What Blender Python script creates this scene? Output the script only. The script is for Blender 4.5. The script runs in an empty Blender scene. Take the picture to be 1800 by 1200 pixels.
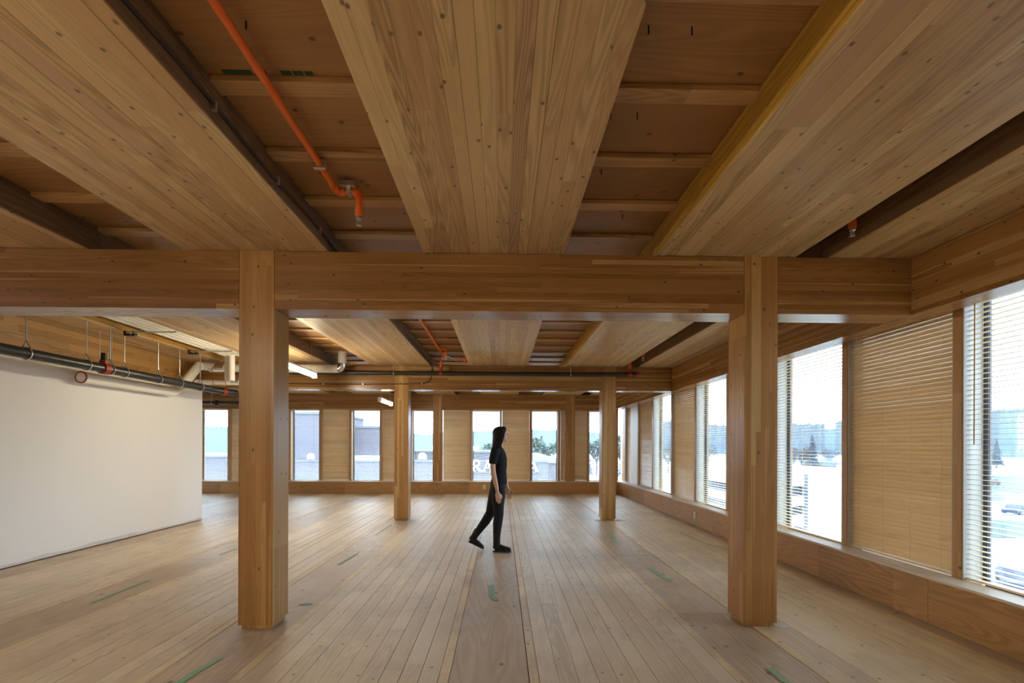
import bpy, math, random
from mathutils import Vector, Matrix
random.seed(7)
sc = bpy.context.scene
COL = sc.collection

# ------------------------------------------------------------------ camera
FPX, CXP, CYP = 850.0, 900.0, 782.44        # focal length in pixels and optical centre of the shifted lens, 1800x1200 frame
YAW, ROLL, EYE = 0.02169, 0.00342, 1.45
cam = bpy.data.cameras.new('camera')
cam.sensor_fit = 'HORIZONTAL'; cam.sensor_width = 36.0
cam.lens = 36.0 * FPX / 1800.0
cam.shift_y = (CYP - 600.0) / 1800.0
cam.clip_start = 0.05; cam.clip_end = 5000
co = bpy.data.objects.new('camera', cam); COL.objects.link(co)
co.matrix_world = (Matrix.Translation((0, 0, EYE)) @ Matrix.Rotation(-YAW, 4, 'Z') @
                   Matrix.Rotation(math.pi / 2, 4, 'X') @ Matrix.Rotation(ROLL, 4, 'Z'))
sc.camera = co

# ------------------------------------------------------------------ world (overcast sky), window portals, exposure
SKY = (0.64, 0.81, 1.0); SKY_STRENGTH = 15.5
LAMP_COLOR = (1.0, 0.84, 0.55); LAMP_STRENGTH = 130.0
w = bpy.data.worlds.new('overcast_sky'); sc.world = w; w.use_nodes = True
bg = w.node_tree.nodes['Background']
bg.inputs[0].default_value = (*SKY, 1); bg.inputs[1].default_value = SKY_STRENGTH
def portal(name, loc, rot, sx, sy):
    l = bpy.data.lights.new(name, 'AREA'); l.shape = 'RECTANGLE'; l.size = sx; l.size_y = sy
    l.cycles.is_portal = True
    o = bpy.data.objects.new(name, l); COL.objects.link(o); o.location = loc; o.rotation_euler = rot
portal('window_portal', (3.96, 6.1, 1.45), (0, math.pi / 2, 0), 2.4, 17.2)
portal('window_portal', (-2.9, 14.98, 1.45), (-math.pi / 2, 0, 0), 13.2, 2.4)
vs = sc.view_settings
vs.view_transform = 'Standard'; vs.look = 'None'; vs.exposure = 0.0; vs.gamma = 1.0; vs.use_curve_mapping = False
sc.cycles.max_bounces = 10; sc.cycles.diffuse_bounces = 7; sc.cycles.glossy_bounces = 3
sc.cycles.transparent_max_bounces = 16; sc.cycles.caustics_reflective = False; sc.cycles.caustics_refractive = False
sc.cycles.sample_clamp_indirect = 8.0
sc.cycles.use_denoising = True

# ------------------------------------------------------------------ materials
class NT:
    def __init__(s, name):
        s.m = bpy.data.materials.new(name); s.m.use_nodes = True
        s.t = s.m.node_tree; s.t.nodes.clear()
        s.out = s.t.nodes.new('ShaderNodeOutputMaterial')
    def n(s, typ, **kw):
        nd = s.t.nodes.new('ShaderNode' + typ)
        for k, v in kw.items(): setattr(nd, k, v)
        return nd
    def put(s, sock, v):
        if isinstance(v, bpy.types.NodeSocket): s.t.links.new(v, sock)
        elif isinstance(v, (tuple, list)) and len(v) == 3 and sock.type == 'RGBA': sock.default_value = (*v, 1)
        else: sock.default_value = v
    def math(s, op, a, b=0.0, c=0.0, clamp=False):
        nd = s.n('Math', operation=op, use_clamp=clamp)
        s.put(nd.inputs[0], a); s.put(nd.inputs[1], b); s.put(nd.inputs[2], c)
        return nd.outputs[0]
    def vmath(s, op, a, b):
        nd = s.n('VectorMath', operation=op); s.put(nd.inputs[0], a); s.put(nd.inputs[1], b)
        return nd.outputs[0]
    def vec(s, a, b, c):
        nd = s.n('CombineXYZ'); s.put(nd.inputs[0], a); s.put(nd.inputs[1], b); s.put(nd.inputs[2], c)
        return nd.outputs[0]
    def mix(s, f, a, b, blend='MIX'):
        nd = s.n('Mix', data_type='RGBA', blend_type=blend)
        s.put(nd.inputs[0], f); s.put(nd.inputs[6], a); s.put(nd.inputs[7], b)
        return nd.outputs[2]
    def noise(s, v, scale=1.0, detail=2.0, rough=0.5):
        nd = s.n('TexNoise'); s.put(nd.inputs['Vector'], v)
        nd.inputs['Scale'].default_value = scale; nd.inputs['Detail'].default_value = detail
        nd.inputs['Roughness'].default_value = rough
        return nd.outputs['Fac']
    def step(s, x, e0, e1):
        nd = s.n('MapRange', interpolation_type='SMOOTHSTEP')
        s.put(nd.inputs[0], x); s.put(nd.inputs[1], e0); s.put(nd.inputs[2], e1)
        nd.inputs[3].default_value = 0.0; nd.inputs[4].default_value = 1.0
        return nd.outputs[0]
    def white(s, v):
        nd = s.n('TexWhiteNoise', noise_dimensions='3D'); s.put(nd.inputs['Vector'], v)
        return nd.outputs['Value']
    def bsdf(s, color, rough=0.5, metal=0.0, spec=0.5, bump=None, bump_strength=0.2, bump_dist=0.002):
        b = s.n('BsdfPrincipled')
        s.put(b.inputs['Base Color'], color); s.put(b.inputs['Roughness'], rough)
        b.inputs['Metallic'].default_value = metal; b.inputs['Specular IOR Level'].default_value = spec
        if bump is not None:
            bn = s.n('Bump'); bn.inputs['Strength'].default_value = bump_strength; bn.inputs['Distance'].default_value = bump_dist
            s.put(bn.inputs['Height'], bump); s.t.links.new(bn.outputs[0], b.inputs['Normal'])
        s.t.links.new(b.outputs[0], s.out.inputs[0])
        return s.m

def wood(name, light, dark, L='Y', S='Z', lam=None, seg=1.6, cath=0.22, fibre=0.14, knots=0.5, knot_scale=5.0,
         rough=0.45, spec=0.4, accent=None, stain=None, warp=1.0, tonepow=1.0, streak=None):
    """L: grain axis, S: axis across the laminations; lam: lamination height (None: one tone for each object)."""
    t = NT(name)
    tc = t.n('TexCoord'); sep = t.n('SeparateXYZ'); t.t.links.new(tc.outputs['Object'], sep.inputs[0])
    ax = {'X': sep.outputs[0], 'Y': sep.outputs[1], 'Z': sep.outputs[2]}
    T = [a for a in 'XYZ' if a not in (L, S)][0]
    l, s_, t_ = ax[L], ax[S], ax[T]
    rnd = t.n('ObjectInfo').outputs['Random']
    r100 = t.math('MULTIPLY', rnd, 97.3)
    if lam:
        row = t.math('FLOOR', t.math('ADD', t.math('DIVIDE', s_, lam), 0.001))
    else:
        row = t.math('MULTIPLY', rnd, 0.0)
    rw = t.white(t.vec(row, r100, 3.7))
    segid = t.math('FLOOR', t.math('ADD', t.math('DIVIDE', l, seg), t.math('MULTIPLY', rw, 9.0)))
    v = t.white(t.vec(row, segid, r100))
    if tonepow != 1.0: v = t.math('POWER', v, tonepow)
    off = t.math('ADD', t.math('MULTIPLY', v, 53.0), r100)
    gv = t.vec(t.math('ADD', t.math('MULTIPLY', l, 0.55), off), t.math('MULTIPLY', s_, 8.0 * warp), t.math('ADD', t.math('MULTIPLY', t_, 8.0 * warp), off))
    g = t.noise(gv, 1.0, 1.5, 0.45)
    c = t.math('MULTIPLY_ADD', t.math('SINE', t.math('MULTIPLY', g, 105.0)), 0.5, 0.5)
    fv = t.vec(t.math('MULTIPLY', l, 2.5), t.math('MULTIPLY', s_, 130.0), t.math('ADD', t.math('MULTIPLY', t_, 130.0), off))
    fb = t.noise(fv, 1.0, 2.0, 0.6)
    col = t.mix(v, light, dark)
    if accent is not None:
        hit = t.step(t.white(t.vec(segid, row, t.math('ADD', r100, 11.0))), 0.88, 0.92)
        col = t.mix(hit, col, accent)
    big = t.noise(t.vec(t.math('MULTIPLY', l, 0.8), t.math('MULTIPLY', s_, 5.0), t.math('MULTIPLY', t_, 5.0)), 1.0, 2.0)
    if streak is not None:
        sn = t.noise(t.vec(t.math('ADD', t.math('MULTIPLY', l, 0.30), off), t.math('MULTIPLY', t.math('ADD', s_, t_), 30.0), off), 1.0, 1.0)
        col = t.mix(t.math('MULTIPLY', t.step(sn, 0.62, 0.68), 0.65), col, streak)
    ca = t.math('MULTIPLY', t.white(t.vec(segid, t.math('ADD', row, 31.0), r100)), 2.0 * cath)
    dk = t.math('MULTIPLY', t.math('SUBTRACT', 1.0, t.math('MULTIPLY', c, ca)),
                t.math('SUBTRACT', 1.0 + fibre * 0.5, t.math('MULTIPLY', fb, fibre)))
    dk = t.math('MULTIPLY', dk, t.math('MULTIPLY_ADD', big, 0.35, 0.83))
    col = t.mix(1.0, col, t.vec(dk, dk, t.math('MULTIPLY', dk, t.math('MULTIPLY_ADD', dk, 0.25, 0.75))), 'MULTIPLY')
    if knots > 0:
        vo = t.n('TexVoronoi'); vo.inputs['Scale'].default_value = knot_scale
        vo.voronoi_dimensions = '2D'
        kv = t.vec(t.math('ADD', t.math('MULTIPLY', l, 0.75), off), t.math('ADD', t.math('ADD', s_, t_), off), 0.0)
        t.put(vo.inputs['Vector'], kv)
        k = t.step(vo.outputs['Distance'], 0.082, 0.030)
        sp = t.n('SeparateColor'); t.t.links.new(vo.outputs['Color'], sp.inputs[0])
        k = t.math('MULTIPLY', k, t.step(sp.outputs[0], 1.0 - knots, 1.0 - knots + 0.03))
        col = t.mix(t.math('MULTIPLY', k, 0.88), col, tuple(x * 0.30 for x in dark))
    if stain is not None:
        sc_, sf = stain
        geo = t.n('NewGeometry')
        sn = t.noise(geo.outputs['Position'], 0.9, 5.0, 0.65)
        sn2 = t.noise(geo.outputs['Position'], 7.0, 4.0, 0.7)
        f = t.math('MULTIPLY', t.step(t.math('MULTIPLY_ADD', sn2, 0.35, sn), 0.55, 0.85), sf)
        col = t.mix(f, col, sc_)
    return t.bsdf(col, rough, 0.0, spec, bump=fb, bump_strength=0.12, bump_dist=0.001)

def plain(name, color, rough=0.5, metal=0.0, spec=0.5, var=0.06, scale=6.0):
    t = NT(name); tc = t.n('TexCoord')
    nz = t.noise(tc.outputs['Object'], scale, 4.0, 0.6)
    k = t.math('MULTIPLY_ADD', nz, 2 * var, 1 - var)
    return t.bsdf(t.mix(1.0, color, t.vec(k, k, k), 'MULTIPLY'), rough, metal, spec)

def emit(name, color, strength):
    t = NT(name); e = t.n('Emission'); t.put(e.inputs[0], color); e.inputs[1].default_value = strength
    t.t.links.new(e.outputs[0], t.out.inputs[0]); return t.m

def glass(name):
    t = NT(name); tr = t.n('BsdfTransparent'); gl = t.n('BsdfGlossy'); gl.inputs['Roughness'].default_value = 0.02
    tr.inputs[0].default_value = (0.93, 0.97, 0.98, 1)
    fr = t.n('Fresnel'); fr.inputs[0].default_value = 1.45
    mx = t.n('MixShader'); t.t.links.new(t.math('MULTIPLY', fr.outputs[0], 0.6), mx.inputs[0])
    t.t.links.new(tr.outputs[0], mx.inputs[1]); t.t.links.new(gl.outputs[0], mx.inputs[2])
    t.t.links.new(mx.outputs[0], t.out.inputs[0]); return t.m

def frosted(name, tint, back):
    t = NT(name); tl = t.n('BsdfTranslucent'); df = t.n('BsdfDiffuse'); ad = t.n('AddShader')
    t.put(tl.inputs[0], tint); t.put(df.inputs[0], back)
    t.t.links.new(tl.outputs[0], ad.inputs[0]); t.t.links.new(df.outputs[0], ad.inputs[1]); t.t.links.new(ad.outputs[0], t.out.inputs[0]); return t.m

M = {}
M['frosted'] = frosted('frosted_infill', (0.21, 0.20, 0.19), (0.55, 0.50, 0.44))
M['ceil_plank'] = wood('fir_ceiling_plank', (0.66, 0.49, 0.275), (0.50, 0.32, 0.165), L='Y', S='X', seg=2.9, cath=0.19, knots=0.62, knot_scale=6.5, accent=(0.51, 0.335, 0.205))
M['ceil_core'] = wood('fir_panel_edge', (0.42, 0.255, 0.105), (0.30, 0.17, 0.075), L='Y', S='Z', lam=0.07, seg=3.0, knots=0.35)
M['core_yellow'] = wood('yellow_panel_edge', (0.60, 0.36, 0.055), (0.40, 0.22, 0.05), L='Y', S='Z', lam=0.075, seg=6.0, knots=0.25, streak=(0.70, 0.46, 0.08))
M['core_dark'] = wood('weathered_panel_edge', (0.235, 0.150, 0.090), (0.165, 0.105, 0.068), L='Y', S='Z', lam=0.075, seg=6.0, knots=0.25)
M['ply'] = wood('fir_plywood', (0.38, 0.20, 0.08), (0.30, 0.15, 0.056), L='X', S='Y', seg=9.0, cath=0.10, fibre=0.10, knots=0.5, knot_scale=5.0, warp=0.6)
M['batten'] = wood('fir_batten', (0.56, 0.345, 0.16), (0.47, 0.27, 0.12), L='X', S='Y', seg=2.0, knots=0.3)
GL, GD, GA = (0.33, 0.168, 0.058), (0.245, 0.112, 0.037), (0.42, 0.25, 0.10)
M['beam_x'] = wood('glulam_beam_across', GL, GD, L='X', S='Z', lam=0.038, seg=2.6, cath=0.12, knots=0.30, knot_scale=7.0, accent=GA, streak=(0.50, 0.33, 0.145), rough=0.24, spec=0.5)
M['beam_y'] = wood('glulam_beam_along', GL, GD, L='Y', S='Z', lam=0.038, seg=2.6, cath=0.12, knots=0.30, knot_scale=7.0, accent=GA, streak=(0.50, 0.33, 0.145), rough=0.24, spec=0.5)
M['col'] = wood('glulam_column', (0.43, 0.235, 0.080), (0.33, 0.16, 0.052), L='Z', S='X', lam=0.0386, seg=1.9, cath=0.10, knots=0.22, knot_scale=6.0, accent=(0.50, 0.32, 0.13), streak=(0.53, 0.34, 0.145), rough=0.32, spec=0.5)
M['floor_plank'] = wood('worn_floor_plank', (0.79, 0.70, 0.565), (0.70, 0.60, 0.47), L='Y', S='X', seg=2.2, cath=0.10, fibre=0.16, knots=0.22, knot_scale=6.0, rough=0.52, spec=0.4, stain=((0.44, 0.37, 0.31), 0.38))
M['floor_edge'] = wood('sanded_floor_edge', (0.86, 0.74, 0.53), (0.74, 0.60, 0.41), L='Y', S='X', seg=0.7, cath=0.08, fibre=0.2, knots=0.2, rough=0.55, spec=0.35, stain=((0.50, 0.40, 0.30), 0.8))
M['floor_ply'] = wood('worn_floor_plywood', (0.62, 0.51, 0.395), (0.56, 0.455, 0.345), L='Y', S='X', seg=9.0, cath=0.13, fibre=0.10, knots=0.30, knot_scale=3.5, rough=0.50, spec=0.4, stain=((0.36, 0.29, 0.24), 0.4), warp=0.5)
M['base_ply'] = wood('fir_baseboard_plywood', (0.50, 0.29, 0.125), (0.43, 0.235, 0.10), L='Y', S='Z', seg=9.0, cath=0.15, fibre=0.08, knots=0.05, rough=0.38, warp=0.6)
M['base_ply_x'] = wood('fir_baseboard_plywood_far', (0.52, 0.30, 0.125), (0.42, 0.225, 0.09), L='X', S='Z', seg=9.0, cath=0.15, fibre=0.08, knots=0.05, rough=0.38, warp=0.6)
M['mullion'] = wood('fir_mullion', (0.50, 0.30, 0.13), (0.40, 0.215, 0.09), L='Z', S='X', seg=1.3, cath=0.12, knots=0.2, rough=0.4)
M['panel'] = wood('fir_wall_panel', (0.68, 0.47, 0.24), (0.60, 0.39, 0.19), L='Y', S='Z', lam=0.3, seg=2.5, cath=0.12, knots=0.1)
M['slat'] = wood('basswood_slat', (0.90, 0.74, 0.50), (0.86, 0.68, 0.44), L='Y', S='X', seg=4.0, cath=0.08, fibre=0.1, knots=0.0, rough=0.35)
M['slat_x'] = wood('basswood_slat_far', (0.90, 0.74, 0.50), (0.84, 0.66, 0.42), L='X', S='Z', lam=0.04, seg=4.0, cath=0.08, fibre=0.1, knots=0.0, rough=0.35)
M['slat_y'] = wood('basswood_slat_side', (0.90, 0.74, 0.50), (0.84, 0.66, 0.42), L='Y', S='Z', lam=0.04, seg=4.0, cath=0.08, fibre=0.1, knots=0.0, rough=0.35)
M['clt_wall'] = wood('fir_core_wall', (0.46, 0.27, 0.10), (0.34, 0.175, 0.06), L='Y', S='Z', lam=0.09, seg=1.8, cath=0.16, knots=0.4, knot_scale=5.0, accent=GA)
M['white_wall'] = plain('white_drywall', (0.78, 0.785, 0.79), 0.7, spec=0.25, var=0.015, scale=2.0)
M['plaster'] = plain('grey_joint_compound', (0.60, 0.60, 0.59), 0.8, var=0.1)
M['dark'] = plain('dark_subfloor', (0.06, 0.04, 0.03), 0.9)
M['sill'] = wood('pale_sill', (0.72, 0.66, 0.62), (0.66, 0.60, 0.55), L='Y', S='X', seg=5.0, cath=0.08, knots=0.0, rough=0.4)
M['reveal'] = wood('pale_reveal', (0.50, 0.48, 0.46), (0.45, 0.43, 0.40), L='Z', S='X', lam=0.02, seg=9.0, cath=0.05, knots=0.0)
M['white_paint'] = plain('white_paint', (0.86, 0.86, 0.86), 0.5, var=0.02)
M['pale_board'] = plain('pale_lavender_board', (0.74, 0.68, 0.68), 0.5, var=0.03)
M['frame_dark'] = plain('dark_window_frame', (0.03, 0.045, 0.08), 0.35, spec=0.5)
M['glass'] = glass('window_glass')
M['cord'] = plain('blind_cord', (0.75, 0.66, 0.5), 0.8)
M['wand'] = plain('blind_wand', (0.45, 0.27, 0.11), 0.5)
M['black_pipe'] = plain('black_steel_pipe', (0.028, 0.03, 0.03), 0.32, 0.3, 0.6, var=0.5, scale=9.0)
M['red'] = plain('red_coupling', (0.30, 0.035, 0.02), 0.45)
M['orange'] = plain('orange_plastic_pipe', (0.80, 0.16, 0.02), 0.4, var=0.08)
M['steel'] = plain('zinc_steel', (0.62, 0.62, 0.60), 0.35, 0.9, var=0.12, scale=20)
M['foil'] = plain('crinkled_foil', (0.80, 0.80, 0.80), 0.22, 1.0, var=0.35, scale=40)
M['white_pipe'] = plain('white_insulated_pipe', (0.80, 0.78, 0.74), 0.55, var=0.03)
M['band_orange'] = plain('orange_band', (0.75, 0.36, 0.03), 0.5)
M['tie_green'] = plain('dark_green_tie', (0.02, 0.06, 0.04), 0.6)
M['black'] = plain('black_metal', (0.015, 0.015, 0.016), 0.4)
M['cable'] = plain('dark_cable', (0.05, 0.025, 0.022), 0.5)
M['tube'] = emit('lit_lamp_tube', LAMP_COLOR, LAMP_STRENGTH)
M['lamp_white'] = plain('lamp_housing', (0.8, 0.8, 0.78), 0.4)
M['outlet'] = plain('ivory_outlet', (0.72, 0.68, 0.56), 0.4)
M['paint'] = plain('green_marking_paint', (0.27, 0.47, 0.32), 0.7, var=0.3, scale=25)
M['tape'] = plain('dark_green_print', (0.015, 0.07, 0.03), 0.6, var=0.2)
M['dust'] = plain('white_dust', (0.66, 0.66, 0.68), 0.9, var=0.15, scale=15)
M['skin'] = plain('skin', (0.62, 0.36, 0.25), 0.5, var=0.04)
M['shirt'] = plain('black_cotton', (0.012, 0.012, 0.014), 0.85, spec=0.2)
M['trouser'] = plain('black_denim', (0.014, 0.014, 0.018), 0.8, spec=0.2)
M['boot'] = plain('dark_boot_leather', (0.011, 0.008, 0.007), 0.5, spec=0.3)
M['hair'] = plain('dark_brown_hair', (0.014, 0.008, 0.007), 0.65, spec=0.25, var=0.3, scale=60)
M['lip'] = plain('lip', (0.45, 0.17, 0.14), 0.5)
M['eye'] = plain('eye', (0.03, 0.02, 0.015), 0.2)

# ------------------------------------------------------------------ geometry helpers
class MB:
    def __init__(s): s.v = []; s.f = []
    def box(s, x0, x1, y0, y1, z0, z1):
        b = len(s.v)
        s.v += [(x0,y0,z0),(x1,y0,z0),(x1,y1,z0),(x0,y1,z0),(x0,y0,z1),(x1,y0,z1),(x1,y1,z1),(x0,y1,z1)]
        s.f += [tuple(b+i for i in q) for q in ((0,3,2,1),(4,5,6,7),(0,1,5,4),(1,2,6,5),(2,3,7,6),(3,0,4,7))]
        return s
    def tube(s, pts, r, n=12, cap=True):
        """a round tube through a list of points; r a number or one radius for each point"""
        P = [Vector(p) for p in pts]; R = r if isinstance(r, (list, tuple)) else [r] * len(P)
        b0 = len(s.v); side = None
        for i, p in enumerate(P):
            d0 = (P[i] - P[i-1]).normalized() if i > 0 else (P[1] - P[0]).normalized()
            d1 = (P[i+1] - P[i]).normalized() if i < len(P) - 1 else d0
            tn = (d0 + d1).normalized() if (d0 + d1).length > 1e-6 else d0
            if side is None:
                ref = Vector((0,0,1)) if abs(tn.z) < 0.9 else Vector((1,0,0))
                side = tn.cross(ref).normalized()
            side = (side - tn * side.dot(tn)).normalized()
            up = tn.cross(side).normalized()
            cs = max(0.35, tn.dot(d0)); bis = (d1 - d0)
            for k in range(n):
                a = 2 * math.pi * k / n
                off = side * math.cos(a) + up * math.sin(a)
                if bis.length > 1e-4:
                    bd = bis.normalized(); bd = (bd - tn * bd.dot(tn))
                    if bd.length > 1e-5:
                        bd.normalize(); off = off + bd * off.dot(bd) * (1 / cs - 1)
                s.v.append(tuple(p + off * R[i]))
        for i in range(len(P) - 1):
            for k in range(n):
                a = b0 + i*n + k; c = b0 + i*n + (k+1) % n
                s.f.append((a, c, c + n, a + n))
        if cap:
            s.f.append(tuple(b0 + k for k in reversed(range(n))))
            s.f.append(tuple(b0 + (len(P)-1)*n + k for k in range(n)))
        return s
    def loft(s, rings, cap=True):
        """rings: lists of points of the same length"""
        b0 = len(s.v); n = len(rings[0])
        for r in rings: s.v += [tuple(p) for p in r]
        for i in range(len(rings) - 1):
            for k in range(n):
                a = b0 + i*n + k; c = b0 + i*n + (k+1) % n
                s.f.append((a, c, c + n, a + n))
        if cap:
            s.f.append(tuple(b0 + k for k in reversed(range(n))))
            s.f.append(tuple(b0 + (len(rings)-1)*n + k for k in range(n)))
        return s
    def prism(s, poly, axis, a, b):
        """extrude a 2D polygon along an axis between a and b"""
        def P(u, v, w): return {'Y': (u, w, v), 'X': (w, u, v), 'Z': (u, v, w)}[axis]
        n = len(poly); b0 = len(s.v)
        s.v += [P(u, v, a) for u, v in poly] + [P(u, v, b) for u, v in poly]
        s.f += [tuple(range(b0, b0+n)), tuple(range(b0+2*n-1, b0+n-1, -1))]
        for k in range(n): s.f.append((b0+k, b0+n+k, b0+n+(k+1) % n, b0+(k+1) % n))
        return s
    def build(s, name, mat, parent=None, smooth=False, origin=None):
        xs = [p[0] for p in s.v]; ys = [p[1] for p in s.v]; zs = [p[2] for p in s.v]
        o = origin or ((min(xs)+max(xs))/2, (min(ys)+max(ys))/2, min(zs))
        me = bpy.data.meshes.new(name)
        me.from_pydata([(p[0]-o[0], p[1]-o[1], p[2]-o[2]) for p in s.v], [], s.f)
        fix_normals(me)
        if mat: me.materials.append(M[mat])
        if smooth:
            for p in me.polygons: p.use_smooth = True
            if smooth != 'all':
                try: me.set_sharp_from_angle(angle=math.radians(40))
                except Exception: pass
        return link(name, me, o, parent)
def fix_normals(me):
    import bmesh
    bm = bmesh.new(); bm.from_mesh(me); bmesh.ops.recalc_face_normals(bm, faces=bm.faces); bm.to_mesh(me); bm.free()
def wloc(o):
    v = Vector(o.location)
    while o.parent: o = o.parent; v += Vector(o.location)
    return v
def link(name, me, loc, parent=None):
    ob = bpy.data.objects.new(name, me); COL.objects.link(ob)
    if parent: ob.parent = parent; ob.location = Vector(loc) - wloc(parent)
    else: ob.location = loc
    return ob
def tag(o, label=None, cat=None, group=None, kind=None):
    if label: o['label'] = label
    if cat: o['category'] = cat
    if group: o['group'] = group
    if kind: o['kind'] = kind
    return o
def thing(name, label, cat, loc=(0,0,0), group=None, kind=None):
    return tag(link(name, None, loc), label, cat, group, kind)
def setting(name, loc=(0,0,0), label=None):
    return tag(link(name, None, loc), label, None, None, 'structure')
_cache = {}
def bx(name, x0, x1, y0, y1, z0, z1, mat, parent=None):
    """a box piece; alike pieces share one mesh, origin at the centre of its base"""
    k = (round(x1-x0, 4), round(y1-y0, 4), round(z1-z0, 4), mat)
    me = _cache.get(k)
    if me is None:
        m = MB().box(-k[0]/2, k[0]/2, -k[1]/2, k[1]/2, 0, k[2])
        me = bpy.data.meshes.new(name); me.from_pydata(m.v, [], m.f); me.materials.append(M[mat]); _cache[k] = me
    return link(name, me, ((x0+x1)/2, (y0+y1)/2, z0), parent)

# ------------------------------------------------------------------ key dimensions (metres; x right, y away, z up)
ZB, ZT, ZD = 2.51, 2.967, 3.18               # beam soffit, beam top = lower panel soffit, upper deck
ROWS = (3.827, 9.302, 14.50)                 # front faces of the three column rows
COLX = (-1.920, 2.074); CW, CD = 0.27, 0.266
XW, XM, XG = 3.51, 3.70, 3.87                # right wall: baseboard face, mullion face, window frame
YBK, YFB, YFM, YFG = -2.6, 14.46, 14.65, 14.84
SILL_R, SILL_F = 0.385, 0.372
XLW, XLF = -5.74, -9.7                       # white wall face, outer left end

# ------------------------------------------------------------------ floor
fl = setting('floor', label='worn plank floor with plywood strips and green paint marks')
bx('subfloor', XLF, 4.1, YBK, 15.0, -0.30, -0.045, 'dark', fl)
PITCH, STRIP0 = 1.845, -0.073
bays = ((YBK, 9.37), (9.37, 14.60))
for k in range(-6, 3):
    c = STRIP0 + k * PITCH
    for bi, (y0, y1) in enumerate(bays):
        xmin = XLF if bi == 1 else -6.0
        if c + 0.25 < xmin or c - 0.25 > XW: pass
        else:
            cuts = [y0, 11.9, y1] if bi else {1: [y0, 1.7, 4.16, 6.35, y1], -1: [y0, 1.8, 6.65, y1], 0: [y0, 1.1, 5.97, 8.19, y1]}.get(k, [y0, 2.6, 6.45, y1])
            for a, b in zip(cuts, cuts[1:]):
                bx('plywood_strip', max(c-0.247, xmin), min(c+0.247, XW+0.05), a+0.002, b-0.002, -0.045, -0.003 + random.uniform(-0.0012, 0.0012), 'floor_ply', fl)
        # planks between this strip and the next
        a0, a1 = c + 0.25, c + PITCH - 0.25
        xs = [a0, a0 + 0.064]; nb = 10; wd = (a1 - a0 - 0.128) / nb
        xs += [a0 + 0.064 + wd * (i + 1) for i in range(nb)] + [a1]
        for i in range(len(xs) - 1):
            if xs[i+1] < xmin + 0.1 or xs[i] > XW - 0.01: continue
            edge = i in (0, len(xs) - 2)
            g = random.choice((0.0008, 0.0012, 0.002, 0.0028))
            bx('floor_plank', round(xs[i], 4) + g, round(xs[i+1], 4) - g, y0+0.0015, y1-0.0015, -0.045, round(random.uniform(-0.0015, 0.0015), 4), 'floor_edge' if edge else 'floor_plank', fl)
# green marking paint and dust on the boards
def mark(pts, wd, mat='paint', name='paint_mark', z=0.0022):
    m = MB(); n = len(pts); Lf = []; Rt = []
    fine = []
    for i in range(n - 1):
        for j in range(5):
            u = j / 5; fine.append((pts[i][0]*(1-u)+pts[i+1][0]*u, pts[i][1]*(1-u)+pts[i+1][1]*u))
    fine.append(pts[-1])
    for i, p in enumerate(fine):
        q0 = fine[max(i-1, 0)]; q1 = fine[min(i+1, len(fine)-1)]
        d = Vector((q1[0]-q0[0], q1[1]-q0[1])).normalized(); nn = Vector((-d.y, d.x))
        wl, wr = wd * random.uniform(0.30, 0.62), wd * random.uniform(0.30, 0.62)
        Lf.append((p[0]+nn.x*wl, p[1]+nn.y*wl)); Rt.append((p[0]-nn.x*wr, p[1]-nn.y*wr))
    m.prism(Lf + Rt[::-1], 'Z', z - 0.0012, z)
    return m.build(name, mat, fl)
for pts, wd in (([(-0.105, 5.02), (-0.10, 4.75), (-0.041, 4.522)], 0.055), ([(1.763, 5.703), (1.77, 5.4), (1.826, 5.149)], 0.06),
                ([(1.773, 7.815), (1.74, 7.5), (1.722, 7.175)], 0.05), ([(-1.963, 5.924), (-1.95, 6.2), (-1.92, 6.548)], 0.035),
                ([(1.746, 3.123), (1.76, 2.926), (1.79, 2.75)], 0.05), ([(-1.97, 2.70), (-1.96, 2.981), (-1.913, 3.326)], 0.045),
                ([(-1.83, 4.43), (-1.72, 4.455)], 0.03), ([(3.013, 8.069), (3.0, 7.5), (3.068, 7.004), (3.20, 6.70), (3.30, 6.66)], 0.03),
                ([(-3.73, 4.482), (-3.745, 4.9), (-3.753, 5.223)], 0.03), ([(-2.023, 7.827), (-1.995, 8.831)], 0.03),
                ([(-3.699, 6.424), (-3.687, 6.808)], 0.03), ([(-0.06, 6.50), (-0.02, 6.56)], 0.04)):
    mark(pts, wd)
def patch(cx, cy, rx, ry):
    poly = []
    for k in range(14):
        a = 2*math.pi*k/14; r = random.uniform(0.75, 1.15); poly.append((cx+rx*r*math.cos(a), cy+ry*r*math.sin(a)))
    MB().prism(poly, 'Z', 0.0006, 0.0019).build('dust_patch', 'dust', fl)
for a in ((-1.72, 9.30, .09, .10), (1.88, 9.36, .08, .09), (2.31, 9.34, .12, .10), (2.27, 3.86, .06, .06)): patch(*a)

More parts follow.
